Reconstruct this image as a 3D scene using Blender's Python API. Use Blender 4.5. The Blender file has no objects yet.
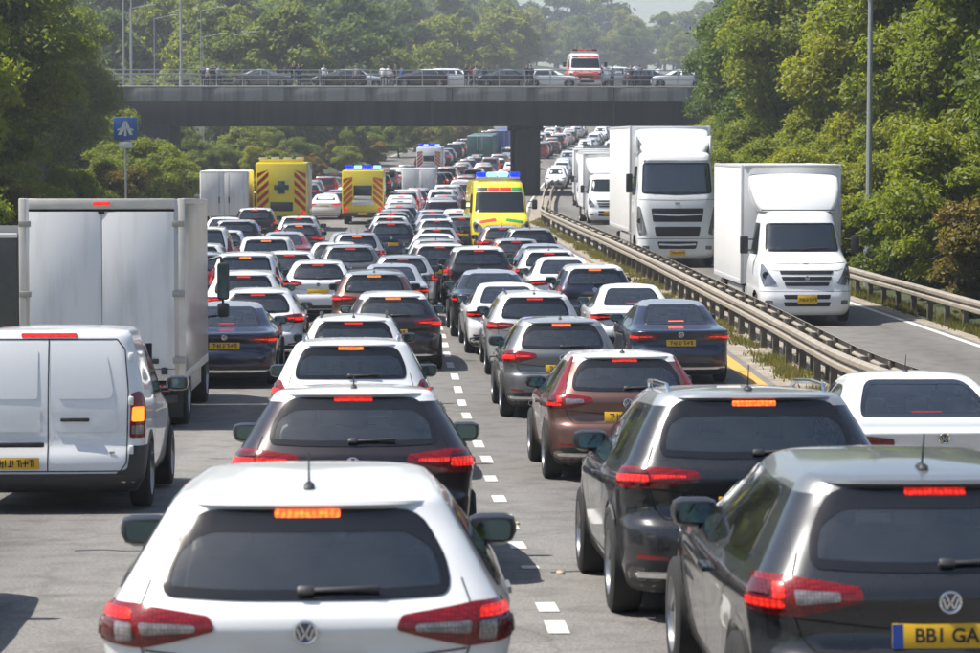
import bpy, bmesh, math, random
import numpy as np
from mathutils import Vector, Matrix
from mathutils.geometry import delaunay_2d_cdt
R = math.radians
SC = bpy.context.scene
COL = SC.collection
rng = np.random.default_rng(7)
random.seed(7)

# ---------------------------------------------------------------- camera, sky, sun, exposure
FPX, VPX, VPY = 2700.0, 385.0, 145.0          # focal length in photo pixels, vanishing point of the road
HC = 4.2                                       # camera height above the flat part of the road
cam_d = bpy.data.cameras.new('camera')
cam = bpy.data.objects.new('camera', cam_d); COL.objects.link(cam); SC.camera = cam
cam_d.sensor_width = 36.0
cam_d.lens = FPX / 980.0 * 36.0
cam_d.clip_start, cam_d.clip_end = 0.5, 6000.0
cam.location = (0, 0, HC)
cam.rotation_euler = (R(90) - math.atan((326.5 - VPY) / FPX), 0, -math.atan((490 - VPX) / FPX))
cam_d.dof.use_dof = True
cam_d.dof.focus_distance = 46.0
cam_d.dof.aperture_fstop = 6.3

SUN_DIR = Vector((-0.50, 0.04, 0.88)).normalized()    # towards the sun
W = bpy.data.worlds.new('World'); SC.world = W; W.use_nodes = True
nt = W.node_tree
bg = nt.nodes['Background']
sky = nt.nodes.new('ShaderNodeTexSky'); sky.sky_type = 'NISHITA'; sky.sun_disc = False
sky.sun_elevation = math.asin(SUN_DIR.z)
sky.sun_rotation = math.atan2(SUN_DIR.x, SUN_DIR.y)
sky.air_density = 1.0; sky.dust_density = 1.3; sky.ozone_density = 1.0
nt.links.new(sky.outputs[0], bg.inputs[0]); bg.inputs[1].default_value = 0.085
sun_l = bpy.data.lights.new('sun', 'SUN'); sun_l.energy = 4.8; sun_l.angle = R(0.55); sun_l.color = (1, 0.95, 0.87)
sun = bpy.data.objects.new('sun', sun_l); COL.objects.link(sun)
sun.rotation_euler = SUN_DIR.to_track_quat('Z', 'Y').to_euler()
SC.view_settings.view_transform = 'Standard'; SC.view_settings.look = 'None'
SC.view_settings.gamma = 1; SC.view_settings.exposure = 0.82
SC.view_settings.use_curve_mapping = False
SC.cycles.use_denoising = True
SC.cycles.max_bounces = 7; SC.cycles.transparent_max_bounces = 8
SC.cycles.diffuse_bounces = 3; SC.cycles.glossy_bounces = 3; SC.cycles.volume_bounces = 0
SC.cycles.use_adaptive_sampling = True; SC.cycles.adaptive_threshold = 0.03
SC.cycles.caustics_reflective = False; SC.cycles.caustics_refractive = False
SC.cycles.sample_clamp_indirect = 4.0

# ---------------------------------------------------------------- road geometry of the place
def pchip(xk, yk):
    xk = np.asarray(xk, float); yk = np.asarray(yk, float)
    h = np.diff(xk); dl = np.diff(yk) / h
    m = np.zeros_like(yk); m[0], m[-1] = dl[0], dl[-1]
    for i in range(1, len(xk) - 1):
        if dl[i-1] * dl[i] > 0:
            w1, w2 = 2*h[i] + h[i-1], h[i] + 2*h[i-1]
            m[i] = (w1 + w2) / (w1 / dl[i-1] + w2 / dl[i])
    def f(x):
        x = np.clip(np.asarray(x, float), xk[0], xk[-1])
        i = np.clip(np.searchsorted(xk, x, side='right') - 1, 0, len(h) - 1)
        t = (x - xk[i]) / h[i]
        return ((1+2*t)*(1-t)**2*yk[i] + t*(1-t)**2*h[i]*m[i] + t*t*(3-2*t)*yk[i+1] + t*t*(t-1)*h[i]*m[i+1])
    return f
zroad = pchip([-140, 0, 11, 17, 19.5, 24, 30, 38, 46, 60, 130, 160, 200, 225, 300, 400, 500, 600, 700, 1500],
              [1.32, 1.32, 1.28, 1.16, 1.01, .73, .45, .15, 0, 0, 0, .1, .4, .9, 3.4, 8, 13, 18, 23, 40])
xoff = pchip([-140, 100, 130, 145, 154, 190, 225, 300, 400, 500, 600, 700, 1500],
             [0, 0, .15, .4, .8, 2.7, 5.2, 13.5, 28, 42, 52, 60, 130])      # the road bends to the right beyond the bridge
bar_x = pchip([-140, 20, 36, 60, 95, 142, 154, 190, 225, 300, 400, 500, 600, 700, 1500],
              [7.3, 7.4, 7.5, 7.95, 8.3, 8.4, 9.1, 11.4, 14.3, 22, 36, 50, 60, 68, 138])   # central barrier
def edge_l(d): return np.interp(d, [-60, 70, 120, 180, 230, 1500], [-9.6, -9.6, -10.5, -12.5, -12.0, -12.0]) + xoff(d)
def edge_r(d): return np.interp(d, [-60, 1500], [12.75, 12.75]) + np.interp(d, [0, 100, 150, 200, 1500], [0, 0, .6, 1.5, 1.5]) + xoff(d)
def sstep(a, b, x):
    t = np.clip((np.asarray(x, float) - a) / (b - a), 0, 1); return t*t*(3-2*t)
def terrain(x, d):
    x = np.asarray(x, float); d = np.asarray(d, float)
    eL = np.maximum(0, edge_l(d) - 1.0 - x); eR = np.maximum(0, x - edge_r(d) - 1.2)
    z = zroad(d) - .05
    z = z + .35*np.minimum(eL, 3.0)*.35 + .1*np.minimum(eL, 40)*sstep(210, 330, d) + .02*np.minimum(eL, 60)
    z = z + .12*np.minimum(eR, 6.0)*.6 + .09*np.minimum(eR, 60)*sstep(210, 330, d) + .02*np.minimum(eR, 60)
    band = 1 - sstep(5.5, 14, np.abs(d - 206))
    return z + 6.9*band*np.maximum(sstep(2, 9, -15.5 - x), sstep(0, 8, x - 26))
def slope(d, h=2.6): return math.atan((float(zroad(d + h)) - float(zroad(d))) / h)
def heading(d): return -math.atan((float(xoff(d + 3)) - float(xoff(d))) / 3)
def pix(px, s): return (px - VPX) / s, FPX / s      # photo column and scale (pixels per metre at the thing) -> x, distance

# ---------------------------------------------------------------- materials
# counting words for labels
ORD = ['nearest', 'second'] + ['third', 'fourth', 'fifth', 'sixth', 'seventh', 'eighth', 'ninth', 'tenth', 'eleventh', 'twelfth', 'thirteenth', 'fourteenth', 'fifteenth', 'sixteenth', 'seventeenth', 'eighteenth', 'nineteenth', 'twentieth'] + ['%d%s' % (i, {1: 'st', 2: 'nd', 3: 'rd'}.get(i % 10, 'th')) for i in range(21, 90)]
MATS = {}
def nodes_of(name):
    m = bpy.data.materials.new(name); m.use_nodes = True
    return m, m.node_tree.nodes, m.node_tree.links, m.node_tree.nodes['Principled BSDF']
def pm(name, col, rough=.5, metal=0., coat=0., emit=None, estr=0., noise=0., nscale=8., bump=0., spec=.5):
    """plain principled material with optional mottling (noise) and fine relief (bump)"""
    if name in MATS: return MATS[name]
    m, N, L, b = nodes_of(name)
    b.inputs['Base Color'].default_value = (*col, 1); b.inputs['Roughness'].default_value = rough
    b.inputs['Metallic'].default_value = metal; b.inputs['Coat Weight'].default_value = coat
    b.inputs['Coat Roughness'].default_value = .03; b.inputs['Specular IOR Level'].default_value = spec
    if emit: b.inputs['Emission Color'].default_value = (*emit, 1); b.inputs['Emission Strength'].default_value = estr
    if noise or bump:
        tc = N.new('ShaderNodeTexCoord'); nz = N.new('ShaderNodeTexNoise')
        nz.inputs['Scale'].default_value = nscale; nz.inputs['Detail'].default_value = 6
        L.new(tc.outputs['Object'], nz.inputs['Vector'])
        if noise:
            mx = N.new('ShaderNodeMix'); mx.data_type = 'RGBA'
            mx.inputs[6].default_value = (*[c*(1-noise) for c in col], 1); mx.inputs[7].default_value = (*[min(1, c*(1+noise)) for c in col], 1)
            L.new(nz.outputs[0], mx.inputs[0]); L.new(mx.outputs[2], b.inputs['Base Color'])
        if bump:
            bp = N.new('ShaderNodeBump'); bp.inputs['Strength'].default_value = bump; bp.inputs['Distance'].default_value = .02
            L.new(nz.outputs[0], bp.inputs['Height']); L.new(bp.outputs[0], b.inputs['Normal'])
    MATS[name] = m; return m
def paint(name, col, metal=.35, rough=.3):
    """car paint: clear coat, faint road film, dark lining on the inside of the sheet metal"""
    if name in MATS: return MATS[name]
    m, N, L, b = nodes_of(name)
    tc = N.new('ShaderNodeTexCoord'); nz = N.new('ShaderNodeTexNoise'); nz.inputs['Scale'].default_value = 2.3; nz.inputs['Detail'].default_value = 8
    L.new(tc.outputs['Object'], nz.inputs['Vector'])
    sx = N.new('ShaderNodeSeparateXYZ'); L.new(tc.outputs['Object'], sx.inputs[0])
    mr = N.new('ShaderNodeMapRange'); mr.inputs[1].default_value = .75; mr.inputs[2].default_value = .2; mr.inputs[3].default_value = .02; mr.inputs[4].default_value = .3
    L.new(sx.outputs[2], mr.inputs[0])
    mu = N.new('ShaderNodeMath'); mu.operation = 'MULTIPLY'; L.new(mr.outputs[0], mu.inputs[0]); L.new(nz.outputs[0], mu.inputs[1])
    mx = N.new('ShaderNodeMix'); mx.data_type = 'RGBA'; mx.inputs[6].default_value = (*col, 1); mx.inputs[7].default_value = (.19, .17, .15, 1)
    L.new(mu.outputs[0], mx.inputs[0])
    ge = N.new('ShaderNodeNewGeometry'); m2 = N.new('ShaderNodeMix'); m2.data_type = 'RGBA'; m2.inputs[7].default_value = (.10, .10, .10, 1)
    L.new(ge.outputs['Backfacing'], m2.inputs[0]); L.new(mx.outputs[2], m2.inputs[6]); L.new(m2.outputs[2], b.inputs['Base Color'])
    mr2 = N.new('ShaderNodeMapRange'); mr2.inputs[3].default_value = rough - .07; mr2.inputs[4].default_value = rough + .12
    L.new(nz.outputs[0], mr2.inputs[0]); L.new(mr2.outputs[0], b.inputs['Roughness'])
    b.inputs['Metallic'].default_value = metal; b.inputs['Coat Weight'].default_value = .9; b.inputs['Coat Roughness'].default_value = .04
    MATS[name] = m; return m
def glass(name, tint, ior=2.3):
    if name in MATS: return MATS[name]
    m, N, L, b = nodes_of(name); N.remove(b); out = N['Material Output']
    tr = N.new('ShaderNodeBsdfTransparent'); tr.inputs[0].default_value = (*tint, 1)
    gl = N.new('ShaderNodeBsdfGlossy'); gl.inputs['Roughness'].default_value = .03; gl.inputs[0].default_value = (.88, .95, .95, 1)
    fr = N.new('ShaderNodeFresnel'); fr.inputs[0].default_value = ior
    mx = N.new('ShaderNodeMixShader'); L.new(fr.outputs[0], mx.inputs[0]); L.new(tr.outputs[0], mx.inputs[1]); L.new(gl.outputs[0], mx.inputs[2])
    df = N.new('ShaderNodeBsdfDiffuse'); df.inputs[0].default_value = (.55, .53, .50, 1); m3 = N.new('ShaderNodeMixShader')   # film of dust
    tc = N.new('ShaderNodeTexCoord'); nz = N.new('ShaderNodeTexNoise'); nz.inputs['Scale'].default_value = 3; nz.inputs['Detail'].default_value = 6; L.new(tc.outputs['Object'], nz.inputs['Vector'])
    mr = N.new('ShaderNodeMapRange'); mr.inputs[1].default_value = .3; mr.inputs[2].default_value = .75; mr.inputs[3].default_value = .003; mr.inputs[4].default_value = .024; L.new(nz.outputs[0], mr.inputs[0])
    L.new(mr.outputs[0], m3.inputs[0]); L.new(mx.outputs[0], m3.inputs[1]); L.new(df.outputs[0], m3.inputs[2])
    L.new(m3.outputs[0], out.inputs[0]); MATS[name] = m; return m

P_WHITE = paint('paint_white', (.74, .75, .76), 0, .32)
P_OFFW = paint('paint_off_white', (.70, .70, .68), 0, .35)
P_SILVER = paint('paint_silver', (.55, .56, .57), .6, .34)
P_PALE = paint('paint_pale_silver', (.40, .41, .42), .5, .33)
P_ROOFSKY = paint('paint_roof_sky_grey', (.20, .205, .21), .5, .3)  # roof of the near dark car, sky reflection put into the colour
P_GREY = paint('paint_grey', (.16, .165, .17), .6, .33)
P_DARK = paint('paint_dark_grey', (.022, .024, .028), .4, .25)
P_BLACK = paint('paint_black', (.008, .008, .010), .2, .22)
P_NAVY = paint('paint_navy', (.012, .018, .045), .4, .28)
P_PLUM = paint('paint_plum', (.022, .016, .020), .5, .3)
P_BROWN = paint('paint_brown', (.17, .085, .065), .6, .33)
P_RED = paint('paint_red', (.22, .015, .018), .3, .3)
P_BLUE = paint('paint_blue', (.04, .07, .16), .4, .3)
P_YEL = paint('paint_yellow', (.78, .60, .02), 0, .35)
PAINT = pm('paint', (.5, .5, .5)); ROOFP_SKY = pm('roofpaint_skyshine', (.5, .5, .5))  # roof slot: a tone paler than the body is sky reflection painted in
GLASS = glass('window_glass', (.88, .92, .91)); GLASS_D = glass('privacy_glass', (.42, .46, .47)); 
GLASS_O = pm('dark_glass', (.012, .016, .018), .06, 0, 0, spec=.8)
BLK = pm('black_plastic', (.022, .022, .024), .5, noise=.3)
GBLK = pm('gloss_black', (.008, .008, .009), .12, coat=.5)
RUB = pm('rubber', (.018, .018, .018), .85, noise=.35, nscale=20)
RIM = pm('rim_alloy', (.42, .42, .43), .3, .9, noise=.15)
CHR = pm('chrome', (.75, .76, .78), .12, 1)
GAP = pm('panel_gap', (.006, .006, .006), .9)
LENS = pm('red_lens', (.30, .006, .01), .12, coat=.6)
LENSD = pm('dark_red_lens', (.13, .004, .008), .1, coat=.6)
LIT = pm('lit_red', (.5, .01, .01), .2, emit=(1, .03, .012), estr=.75)
LITO = pm('lit_brake', (.6, .05, .02), .2, emit=(1, .13, .02), estr=3.2)
OFFR = pm('unlit_red', (.20, .006, .008), .15, coat=.5)
def segmented(m, base, strength, scale, lo=.35, hi=1.5):
    """lamp optics: ribs and LED segments behind the lens"""
    N, L = m.node_tree.nodes, m.node_tree.links; b = N['Principled BSDF']; tc = N.new('ShaderNodeTexCoord')
    v = N.new('ShaderNodeTexVoronoi'); v.inputs['Scale'].default_value = scale; v.inputs['Randomness'].default_value = .25; L.new(tc.outputs['Object'], v.inputs['Vector'])
    r = N.new('ShaderNodeMapRange'); r.inputs[1].default_value = 0; r.inputs[2].default_value = .6; r.inputs[3].default_value = hi; r.inputs[4].default_value = lo; L.new(v.outputs['Distance'], r.inputs[0])
    if strength:
        k = N.new('ShaderNodeMath'); k.operation = 'MULTIPLY'; k.inputs[1].default_value = strength; L.new(r.outputs[0], k.inputs[0]); L.new(k.outputs[0], b.inputs['Emission Strength'])
    x = N.new('ShaderNodeMix'); x.data_type = 'RGBA'; x.blend_type = 'MULTIPLY'; x.inputs[0].default_value = 1; x.inputs[6].default_value = (*base, 1); L.new(r.outputs[0], x.inputs[7]); L.new(x.outputs[2], b.inputs['Base Color'])
segmented(LIT, (.5, .01, .01), .75, 42); segmented(LITO, (.6, .05, .02), 3.0, 38, .25, 1.5); segmented(LENS, (.30, .006, .01), 0, 55, .4, 1.2); segmented(LENSD, (.13, .004, .008), 0, 60, .4, 1.3)
BRAKE = pm('brake', (.3, 0, 0)); LAMP = pm('lamp', (.3, 0, 0))
AMB = pm('lit_amber', (.7, .25, .02), .2, emit=(1, .16, .015), estr=1.7)
CLR = pm('clear_lens', (.42, .37, .37), .1, .3, coat=.8)
segmented(CLR, (.42, .37, .37), 0, 60, .45, 1.1)
HLAMP = pm('headlamp', (.20, .21, .23), .1, .5, coat=1.)
BLUEL = pm('lit_blue', (.0, .02, .45), .2, emit=(0, .012, 1), estr=2.2)
BLUEW = pm('lit_blue_white', (.1, .2, .8), .2, emit=(.10, .22, 1), estr=3)
YPL = pm('plate_yellow', (.72, .42, .015), .45, noise=.06)
WPL = pm('plate_white', (.75, .75, .72), .45)
INK = pm('plate_ink', (.02, .02, .02), .6)
EUB = pm('plate_blue', (.02, .07, .35), .5)
SEAT = pm('seat_cloth', (.20, .195, .19), .9, noise=.3)
MIRG = pm('mirror_glass', (.10, .15, .165), .05, 1)
ALU = pm('aluminium', (.55, .54, .53), .45, .5, noise=.15, nscale=3, bump=.1)
BOXW = pm('box_white', (.74, .74, .74), .45, noise=.05, nscale=1.4)
BOXG0 = pm('box_grey_white', (.62, .615, .61), .5, noise=.08, nscale=2)
BOXG, _N, _L, _b = nodes_of('box_door_white')           # grime running down the doors
_tc = _N.new('ShaderNodeTexCoord'); _mp = _N.new('ShaderNodeMapping'); _mp.inputs['Scale'].default_value = (3.5, 3.5, .45); _nz = _N.new('ShaderNodeTexNoise'); _nz.inputs['Scale'].default_value = 1.6; _nz.inputs['Detail'].default_value = 9
_L.new(_tc.outputs['Object'], _mp.inputs[0]); _L.new(_mp.outputs[0], _nz.inputs['Vector']); _r = _N.new('ShaderNodeValToRGB'); _e = _r.color_ramp.elements
_e[0].position = .3; _e[0].color = (.62, .61, .595, 1); _e[1].position = .5; _e[1].color = (.74, .735, .73, 1)
_L.new(_nz.outputs[0], _r.inputs[0]); _L.new(_r.outputs[0], _b.inputs['Base Color']); _b.inputs['Roughness'].default_value = .45
STEEL = pm('steel_dark', (.05, .05, .052), .6, .3, noise=.3)
GALV = pm('galvanised', (.30, .265, .215), .6, .25, noise=.35, nscale=3.5, bump=.15)
POSTM = pm('post_weathered', (.13, .115, .095), .8, .2, noise=.4, nscale=6, bump=.3)
ORANGE = pm('safety_orange', (.72, .10, .02), .5); SAFR = pm('safety_red', (.5, .02, .015), .5)
TARP = pm('tarpaulin', (.25, .25, .25), .8, noise=.3)

# ---------------------------------------------------------------- mesh helpers
def mk(name, V, F, mats, fm=None, smooth=True, normals=None, sharp=None):
    me = bpy.data.meshes.new(name)
    me.from_pydata([tuple(map(float, v)) for v in V], [], [tuple(map(int, f)) for f in F])
    for m in mats: me.materials.append(m)
    if fm is not None: me.polygons.foreach_set('material_index', list(map(int, fm)))
    me.polygons.foreach_set('use_smooth', [smooth]*len(me.polygons))
    if normals is not None: me.normals_split_custom_set_from_vertices([tuple(map(float, n)) for n in normals])
    elif sharp: me.set_sharp_from_angle(angle=R(sharp))
    me.update(); return me
class MB:
    """collects simple shaped pieces into one mesh"""
    def __init__(s): s.V, s.F, s.M = [], [], []
    def add(s, V, F, m=0):
        o = len(s.V); s.V += [tuple(v) for v in V]; s.F += [tuple(i + o for i in f) for f in F]; s.M += [m]*len(F); return s
    def box(s, c, d, m=0, bev=0., rot=None, taper=None):
        hx, hy, hz = d[0]/2, d[1]/2, d[2]/2; b = min(bev, hx*.9, hy*.9, hz*.9)
        if b <= 0:
            V = [(x, y, z) for z in (-hz, hz) for x, y in ((-hx, -hy), (hx, -hy), (hx, hy), (-hx, hy))]
            F = [(3, 2, 1, 0), (4, 5, 6, 7), (0, 1, 5, 4), (1, 2, 6, 5), (2, 3, 7, 6), (3, 0, 4, 7)]
        else:
            bm = bmesh.new(); bmesh.ops.create_cube(bm, size=1)
            bmesh.ops.scale(bm, vec=d, verts=bm.verts)
            bmesh.ops.bevel(bm, geom=list(bm.edges), offset=b, segments=2, profile=.5, affect='EDGES')
            bm.verts.index_update(); V = [tuple(v.co) for v in bm.verts]; F = [tuple(v.index for v in f.verts) for f in bm.faces]; bm.free()
        if taper: V = [(x*(1 + taper[0]*(z/hz)), y*(1 + taper[1]*(z/hz)), z) for x, y, z in V]
        if rot is not None:
            q = Matrix.Rotation(rot[1], 3, rot[0]) if isinstance(rot, tuple) else rot
            V = [tuple(q @ Vector(v)) for v in V]
        return s.add([(v[0]+c[0], v[1]+c[1], v[2]+c[2]) for v in V], F, m)
    def cyl(s, p, q, r, n=10, m=0, r2=None, cap=True):
        p, q = Vector(p), Vector(q); ax = (q - p).normalized()
        u = ax.orthogonal().normalized(); w = ax.cross(u); r2 = r if r2 is None else r2
        V = [p + (u*math.cos(2*math.pi*i/n) + w*math.sin(2*math.pi*i/n))*r for i in range(n)] + [q + (u*math.cos(2*math.pi*i/n) + w*math.sin(2*math.pi*i/n))*r2 for i in range(n)]
        F = [(i, (i+1) % n, n + (i+1) % n, n + i) for i in range(n)]
        if cap: F += [tuple(range(n-1, -1, -1)), tuple(range(n, 2*n))]
        return s.add(V, F, m)
    def tube(s, pts, r, n=8, m=0):
        for a, b in zip(pts[:-1], pts[1:]): s.cyl(a, b, r, n, m)
        return s
    def lathe(s, prof, n=24, axis='x', c=(0, 0, 0), m=0):      # prof: (offset along axis, radius)
        V = []; k = len(prof)
        for i in range(n):
            t = 2*math.pi*i/n
            for a, r in prof:
                p = (a, r*math.cos(t), r*math.sin(t)) if axis == 'x' else (r*math.cos(t), a, r*math.sin(t)) if axis == 'y' else (r*math.cos(t), r*math.sin(t), a)
                V.append((p[0]+c[0], p[1]+c[1], p[2]+c[2]))
        F = [(i*k+j, i*k+j+1, ((i+1) % n)*k+j+1, ((i+1) % n)*k+j) for i in range(n) for j in range(k-1)]
        return s.add(V, F, m)
    def prism(s, prof, x0, x1, m=0, axis='x'):                # closed outline extruded along an axis
        n = len(prof); f = {'x': lambda a, u, v: (a, u, v), 'y': lambda a, u, v: (u, a, v), 'z': lambda a, u, v: (u, v, a)}[axis]
        V = [f(x0, u, v) for u, v in prof] + [f(x1, u, v) for u, v in prof]
        F = [(i, (i+1) % n, n + (i+1) % n, n + i) for i in range(n)] + [tuple(range(n-1, -1, -1)), tuple(range(n, 2*n))]
        return s.add(V, F, m)
    def build(s, name, mats, smooth=False, sharp=35):
        if not isinstance(mats, (list, tuple)): mats = [mats]
        me = mk(name, s.V, s.F, mats, s.M, True, None, sharp)
        bm = bmesh.new(); bm.from_mesh(me); bmesh.ops.recalc_face_normals(bm, faces=bm.faces); bm.to_mesh(me); bm.free()
        me.set_sharp_from_angle(angle=R(sharp)); return me

def round_poly(pts, r=.03, n=4):
    out = []; k = len(pts)
    for i in range(k):
        p = np.array(pts[i][:2], float); a = np.array(pts[i-1][:2], float) - p; b = np.array(pts[(i+1) % k][:2], float) - p
        rr = pts[i][2] if len(pts[i]) > 2 else r
        la, lb = np.linalg.norm(a), np.linalg.norm(b); t = min(rr, la*.45, lb*.45)
        p0, p1 = p + a/la*t, p + b/lb*t
        for j in range(n + 1):
            u = j/n; out.append((1-u)**2*p0 + 2*u*(1-u)*p + u*u*p1)
    return np.array(out)
def densify(P, step):
    out = []
    for i in range(len(P)):
        a, b = P[i], P[(i+1) % len(P)]; k = max(1, int(np.ceil(np.linalg.norm(b-a)/step)))
        out += [a + (b-a)*j/k for j in range(k)]
    return np.array(out)
def inset(P, w):
    Q = np.zeros_like(P)
    ar = np.sum(P[:, 0]*np.roll(P[:, 1], -1) - np.roll(P[:, 0], -1)*P[:, 1])
    t = np.roll(P, -1, 0) - np.roll(P, 1, 0); t /= (np.linalg.norm(t, axis=1, keepdims=True) + 1e-9)
    n = np.stack([-t[:, 1], t[:, 0]], 1)*(1 if ar > 0 else -1)
    return P + n*w
def inside(P, x, y):
    x = np.asarray(x); y = np.asarray(y); c = np.zeros(x.shape, bool); j = len(P) - 1
    for i in range(len(P)):
        (xi, yi), (xj, yj) = P[i], P[j]
        with np.errstate(divide='ignore', invalid='ignore'):
            c ^= ((yi > y) != (yj > y)) & (x < (xj - xi)*(y - yi)/(yj - yi + 1e-12) + xi)
        j = i
    return c
def tri_fill(P, grid):
    lo, hi = P.min(0), P.max(0)
    gx, gy = np.meshgrid(np.arange(lo[0] + grid/2, hi[0], grid), np.arange(lo[1] + grid/2, hi[1], grid))
    q = np.stack([gx.ravel(), gy.ravel()], 1); q = q[inside(inset(P, grid*.35), q[:, 0], q[:, 1])] if len(q) else q
    vs = [Vector(p) for p in P] + [Vector(p) for p in q]; n = len(P)
    r = delaunay_2d_cdt(vs, [(i, (i+1) % n) for i in range(n)], [], 1, 1e-5)
    V = np.array([tuple(v) for v in r[0]]); F = []
    for f in r[2]:
        a, b, c = V[list(f)[:3]]
        F.append(tuple(f) if (b[0]-a[0])*(c[1]-a[1]) - (c[0]-a[0])*(b[1]-a[1]) > 0 else tuple(reversed(f)))
    return V, F

# ---------------------------------------------------------------- vehicle shell: a stack of rounded horizontal slices
class Shell:
    def __init__(s, keys, L, crown=.03, ns=44, nr=12, nc=8, taper_r=.05, taper_f=.08):
        K = np.array(keys, float); s.z0, s.z1, s.L, s.crown = K[0, 0], K[-1, 0], L, crown
        s.f = [pchip(K[:, 0], K[:, i]) for i in range(1, 7)]        # yr, yf, half width, rear radius, front radius, rear bow
        s.n = (ns, nr, nc); s.tp = (taper_r, taper_f)
        s.zs = np.linspace(s.z0, s.z1, 260)
        H = [s.half(z) for z in s.zs]; s.step = .01
        s.tot = np.array([h[2][-1] for h in H]); na = int(s.tot.max()/s.step) + 3; ag = np.arange(na)*s.step
        s.TX = np.array([np.interp(ag, h[2], h[0]) for h in H]); s.TY = np.array([np.interp(ag, h[2], h[1]) for h in H])
        s.FX = np.array([np.interp(ag, (h[2][-1] - h[2])[::-1], h[0][::-1]) for h in H]); s.FY = np.array([np.interp(ag, (h[2][-1] - h[2])[::-1], h[1][::-1]) for h in H])
        yg = np.arange(int(L/.02) + 2)*.02; s.SX = np.array([np.interp(yg, h[1][nr:], h[0][nr:]) for h in H])
    def half(s, z):
        yr, yf, w, rr, rf, bow = [float(f(z)) for f in s.f]; ns, nr, nc = s.n
        rr = min(rr, w*.8); rf = min(rf, w*.8)
        x = np.linspace(0, 1, nr)**.9*(w - rr); y = yr + bow*(x/w)**2
        m = 2*bow*(w - rr)/w**2; p0 = math.atan(m); cx, cy = x[-1] - rr*math.sin(p0), y[-1] + rr*math.cos(p0)
        t = np.linspace(p0 - math.pi/2, 0, nc + 1)[1:]
        x2, y2 = cx + rr*np.cos(t), cy + rr*np.sin(t)
        bf = .12 + bow*.3; x5 = np.linspace(1, 0, nr)*(w - rf); y5 = yf - bf*(x5/w)**2
        m = 2*bf*(w - rf)/w**2; p1 = math.atan(m); cx2, cy2 = x5[0] - rf*math.sin(p1), y5[0] - rf*math.cos(p1)
        t = np.linspace(0, math.pi/2 - p1, nc + 1)[:-1]
        x4, y4 = cx2 + rf*np.cos(t), cy2 + rf*np.sin(t)
        ys = np.linspace(y2[-1], y4[0], ns + 2)[1:-1]; xs = np.interp(ys, [y2[-1], y4[0]], [x2[-1], x4[0]])
        X = np.concatenate([x, x2, xs, x4, x5]); Y = np.concatenate([y, y2, ys, y4, y5]); X *= w/max(X.max(), 1e-6)
        X = X*(1 - s.tp[0]*(1 - sstep(yr, yr + 1.3, Y)) - s.tp[1]*sstep(yf - 1.2, yf, Y))
        A = np.concatenate([[0], np.cumsum(np.hypot(np.diff(X), np.diff(Y)))])
        return X, Y, A
    def _bil(s, T, a, z, st):
        fz = np.clip((z - s.z0)/(s.z1 - s.z0), 0, .99999)*(len(s.zs) - 1); i = fz.astype(int); u = fz - i
        fa = np.clip(a/st, 0, T.shape[1] - 1.001); j = fa.astype(int); v = fa - j
        return (T[i, j]*(1-v) + T[i, j+1]*v)*(1-u) + (T[i+1, j]*(1-v) + T[i+1, j+1]*v)*u
    def _p(s, kind, a, z):
        a = np.asarray(a, float); z = np.asarray(z, float)
        if kind == 'rear': return np.stack([np.sign(a)*s._bil(s.TX, abs(a), z, s.step), s._bil(s.TY, abs(a), z, s.step), z], 1)
        if kind == 'front': return np.stack([np.sign(a)*s._bil(s.FX, abs(a), z, s.step), s._bil(s.FY, abs(a), z, s.step), z], 1)
        sg = 1 if kind == 'right' else -1
        return np.stack([sg*s._bil(s.SX, a, z, .02), a, z], 1)
    def at(s, kind, pts, off=0.):
        pts = np.asarray(pts, float); a, z = pts[:, 0], np.clip(pts[:, 1], s.z0 + .012, s.z1 - .004)
        e = .012; du = s._p(kind, a + e, z) - s._p(kind, a - e, z); dv = s._p(kind, a, np.minimum(z + e, s.z1)) - s._p(kind, a, z - e)
        n = np.cross(du, dv); n /= (np.linalg.norm(n, axis=1, keepdims=True) + 1e-9)
        if kind in ('left', 'front'): n = -n
        return s._p(kind, a, z) + n*(off[:, None] if isinstance(off, np.ndarray) else off), n
    def patch(s, kind, poly, off=.004, grid=.07, skirt=.015, r=.03, mat=None, name='panel', raw=False, dens=.05):
        """a panel with the given outline, moulded to the shell and standing a little proud of it"""
        P = densify(round_poly(poly, r), dens) if not raw else np.asarray(poly)
        V2, F = tri_fill(P, grid); n = len(P)
        V, N = s.at(kind, V2, off); flip = kind in ('left', 'front')
        if flip: F = [tuple(reversed(f)) for f in F]
        ar = np.sum(P[:, 0]*np.roll(P[:, 1], -1) - np.roll(P[:, 0], -1)*P[:, 1]) > 0
        if skirt:
            B, _ = s.at(kind, P, off); S, _ = s.at(kind, P, off - skirt); o = len(V); V = np.concatenate([V, B, S])
            q = [(o + n + i, o + n + (i+1) % n, o + (i+1) % n, o + i) for i in range(n)]
            F = F + (q if ar != flip else [tuple(reversed(f)) for f in q])
            N = np.concatenate([N, _, _])
        return mk(name, V, F, [mat], normals=N)
    def window(s, kind, poly, frit=.045, r=.05, off=.004, glass=None, grid=.1, top=0.):
        """a pane and the black border printed round it"""
        P = densify(round_poly(poly, r), .06); Q = inset(P, frit)
        if top:
            zt = P[:, 1].max(); Q[:, 1] -= top*sstep(zt - .16, zt - .02, P[:, 1])
        V2, F = tri_fill(Q, grid); V, N = s.at(kind, V2, off); flip = kind in ('left', 'front')
        g = mk('pane', V, [tuple(reversed(f)) for f in F] if flip else F, [glass or GLASS], normals=N)
        A, NA = s.at(kind, P, off + .002); B, NB = s.at(kind, Q, off + .002); C, _ = s.at(kind, P, off - .015); n = len(P)
        ar = np.sum(P[:, 0]*np.roll(P[:, 1], -1) - np.roll(P[:, 0], -1)*P[:, 1]) > 0
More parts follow.
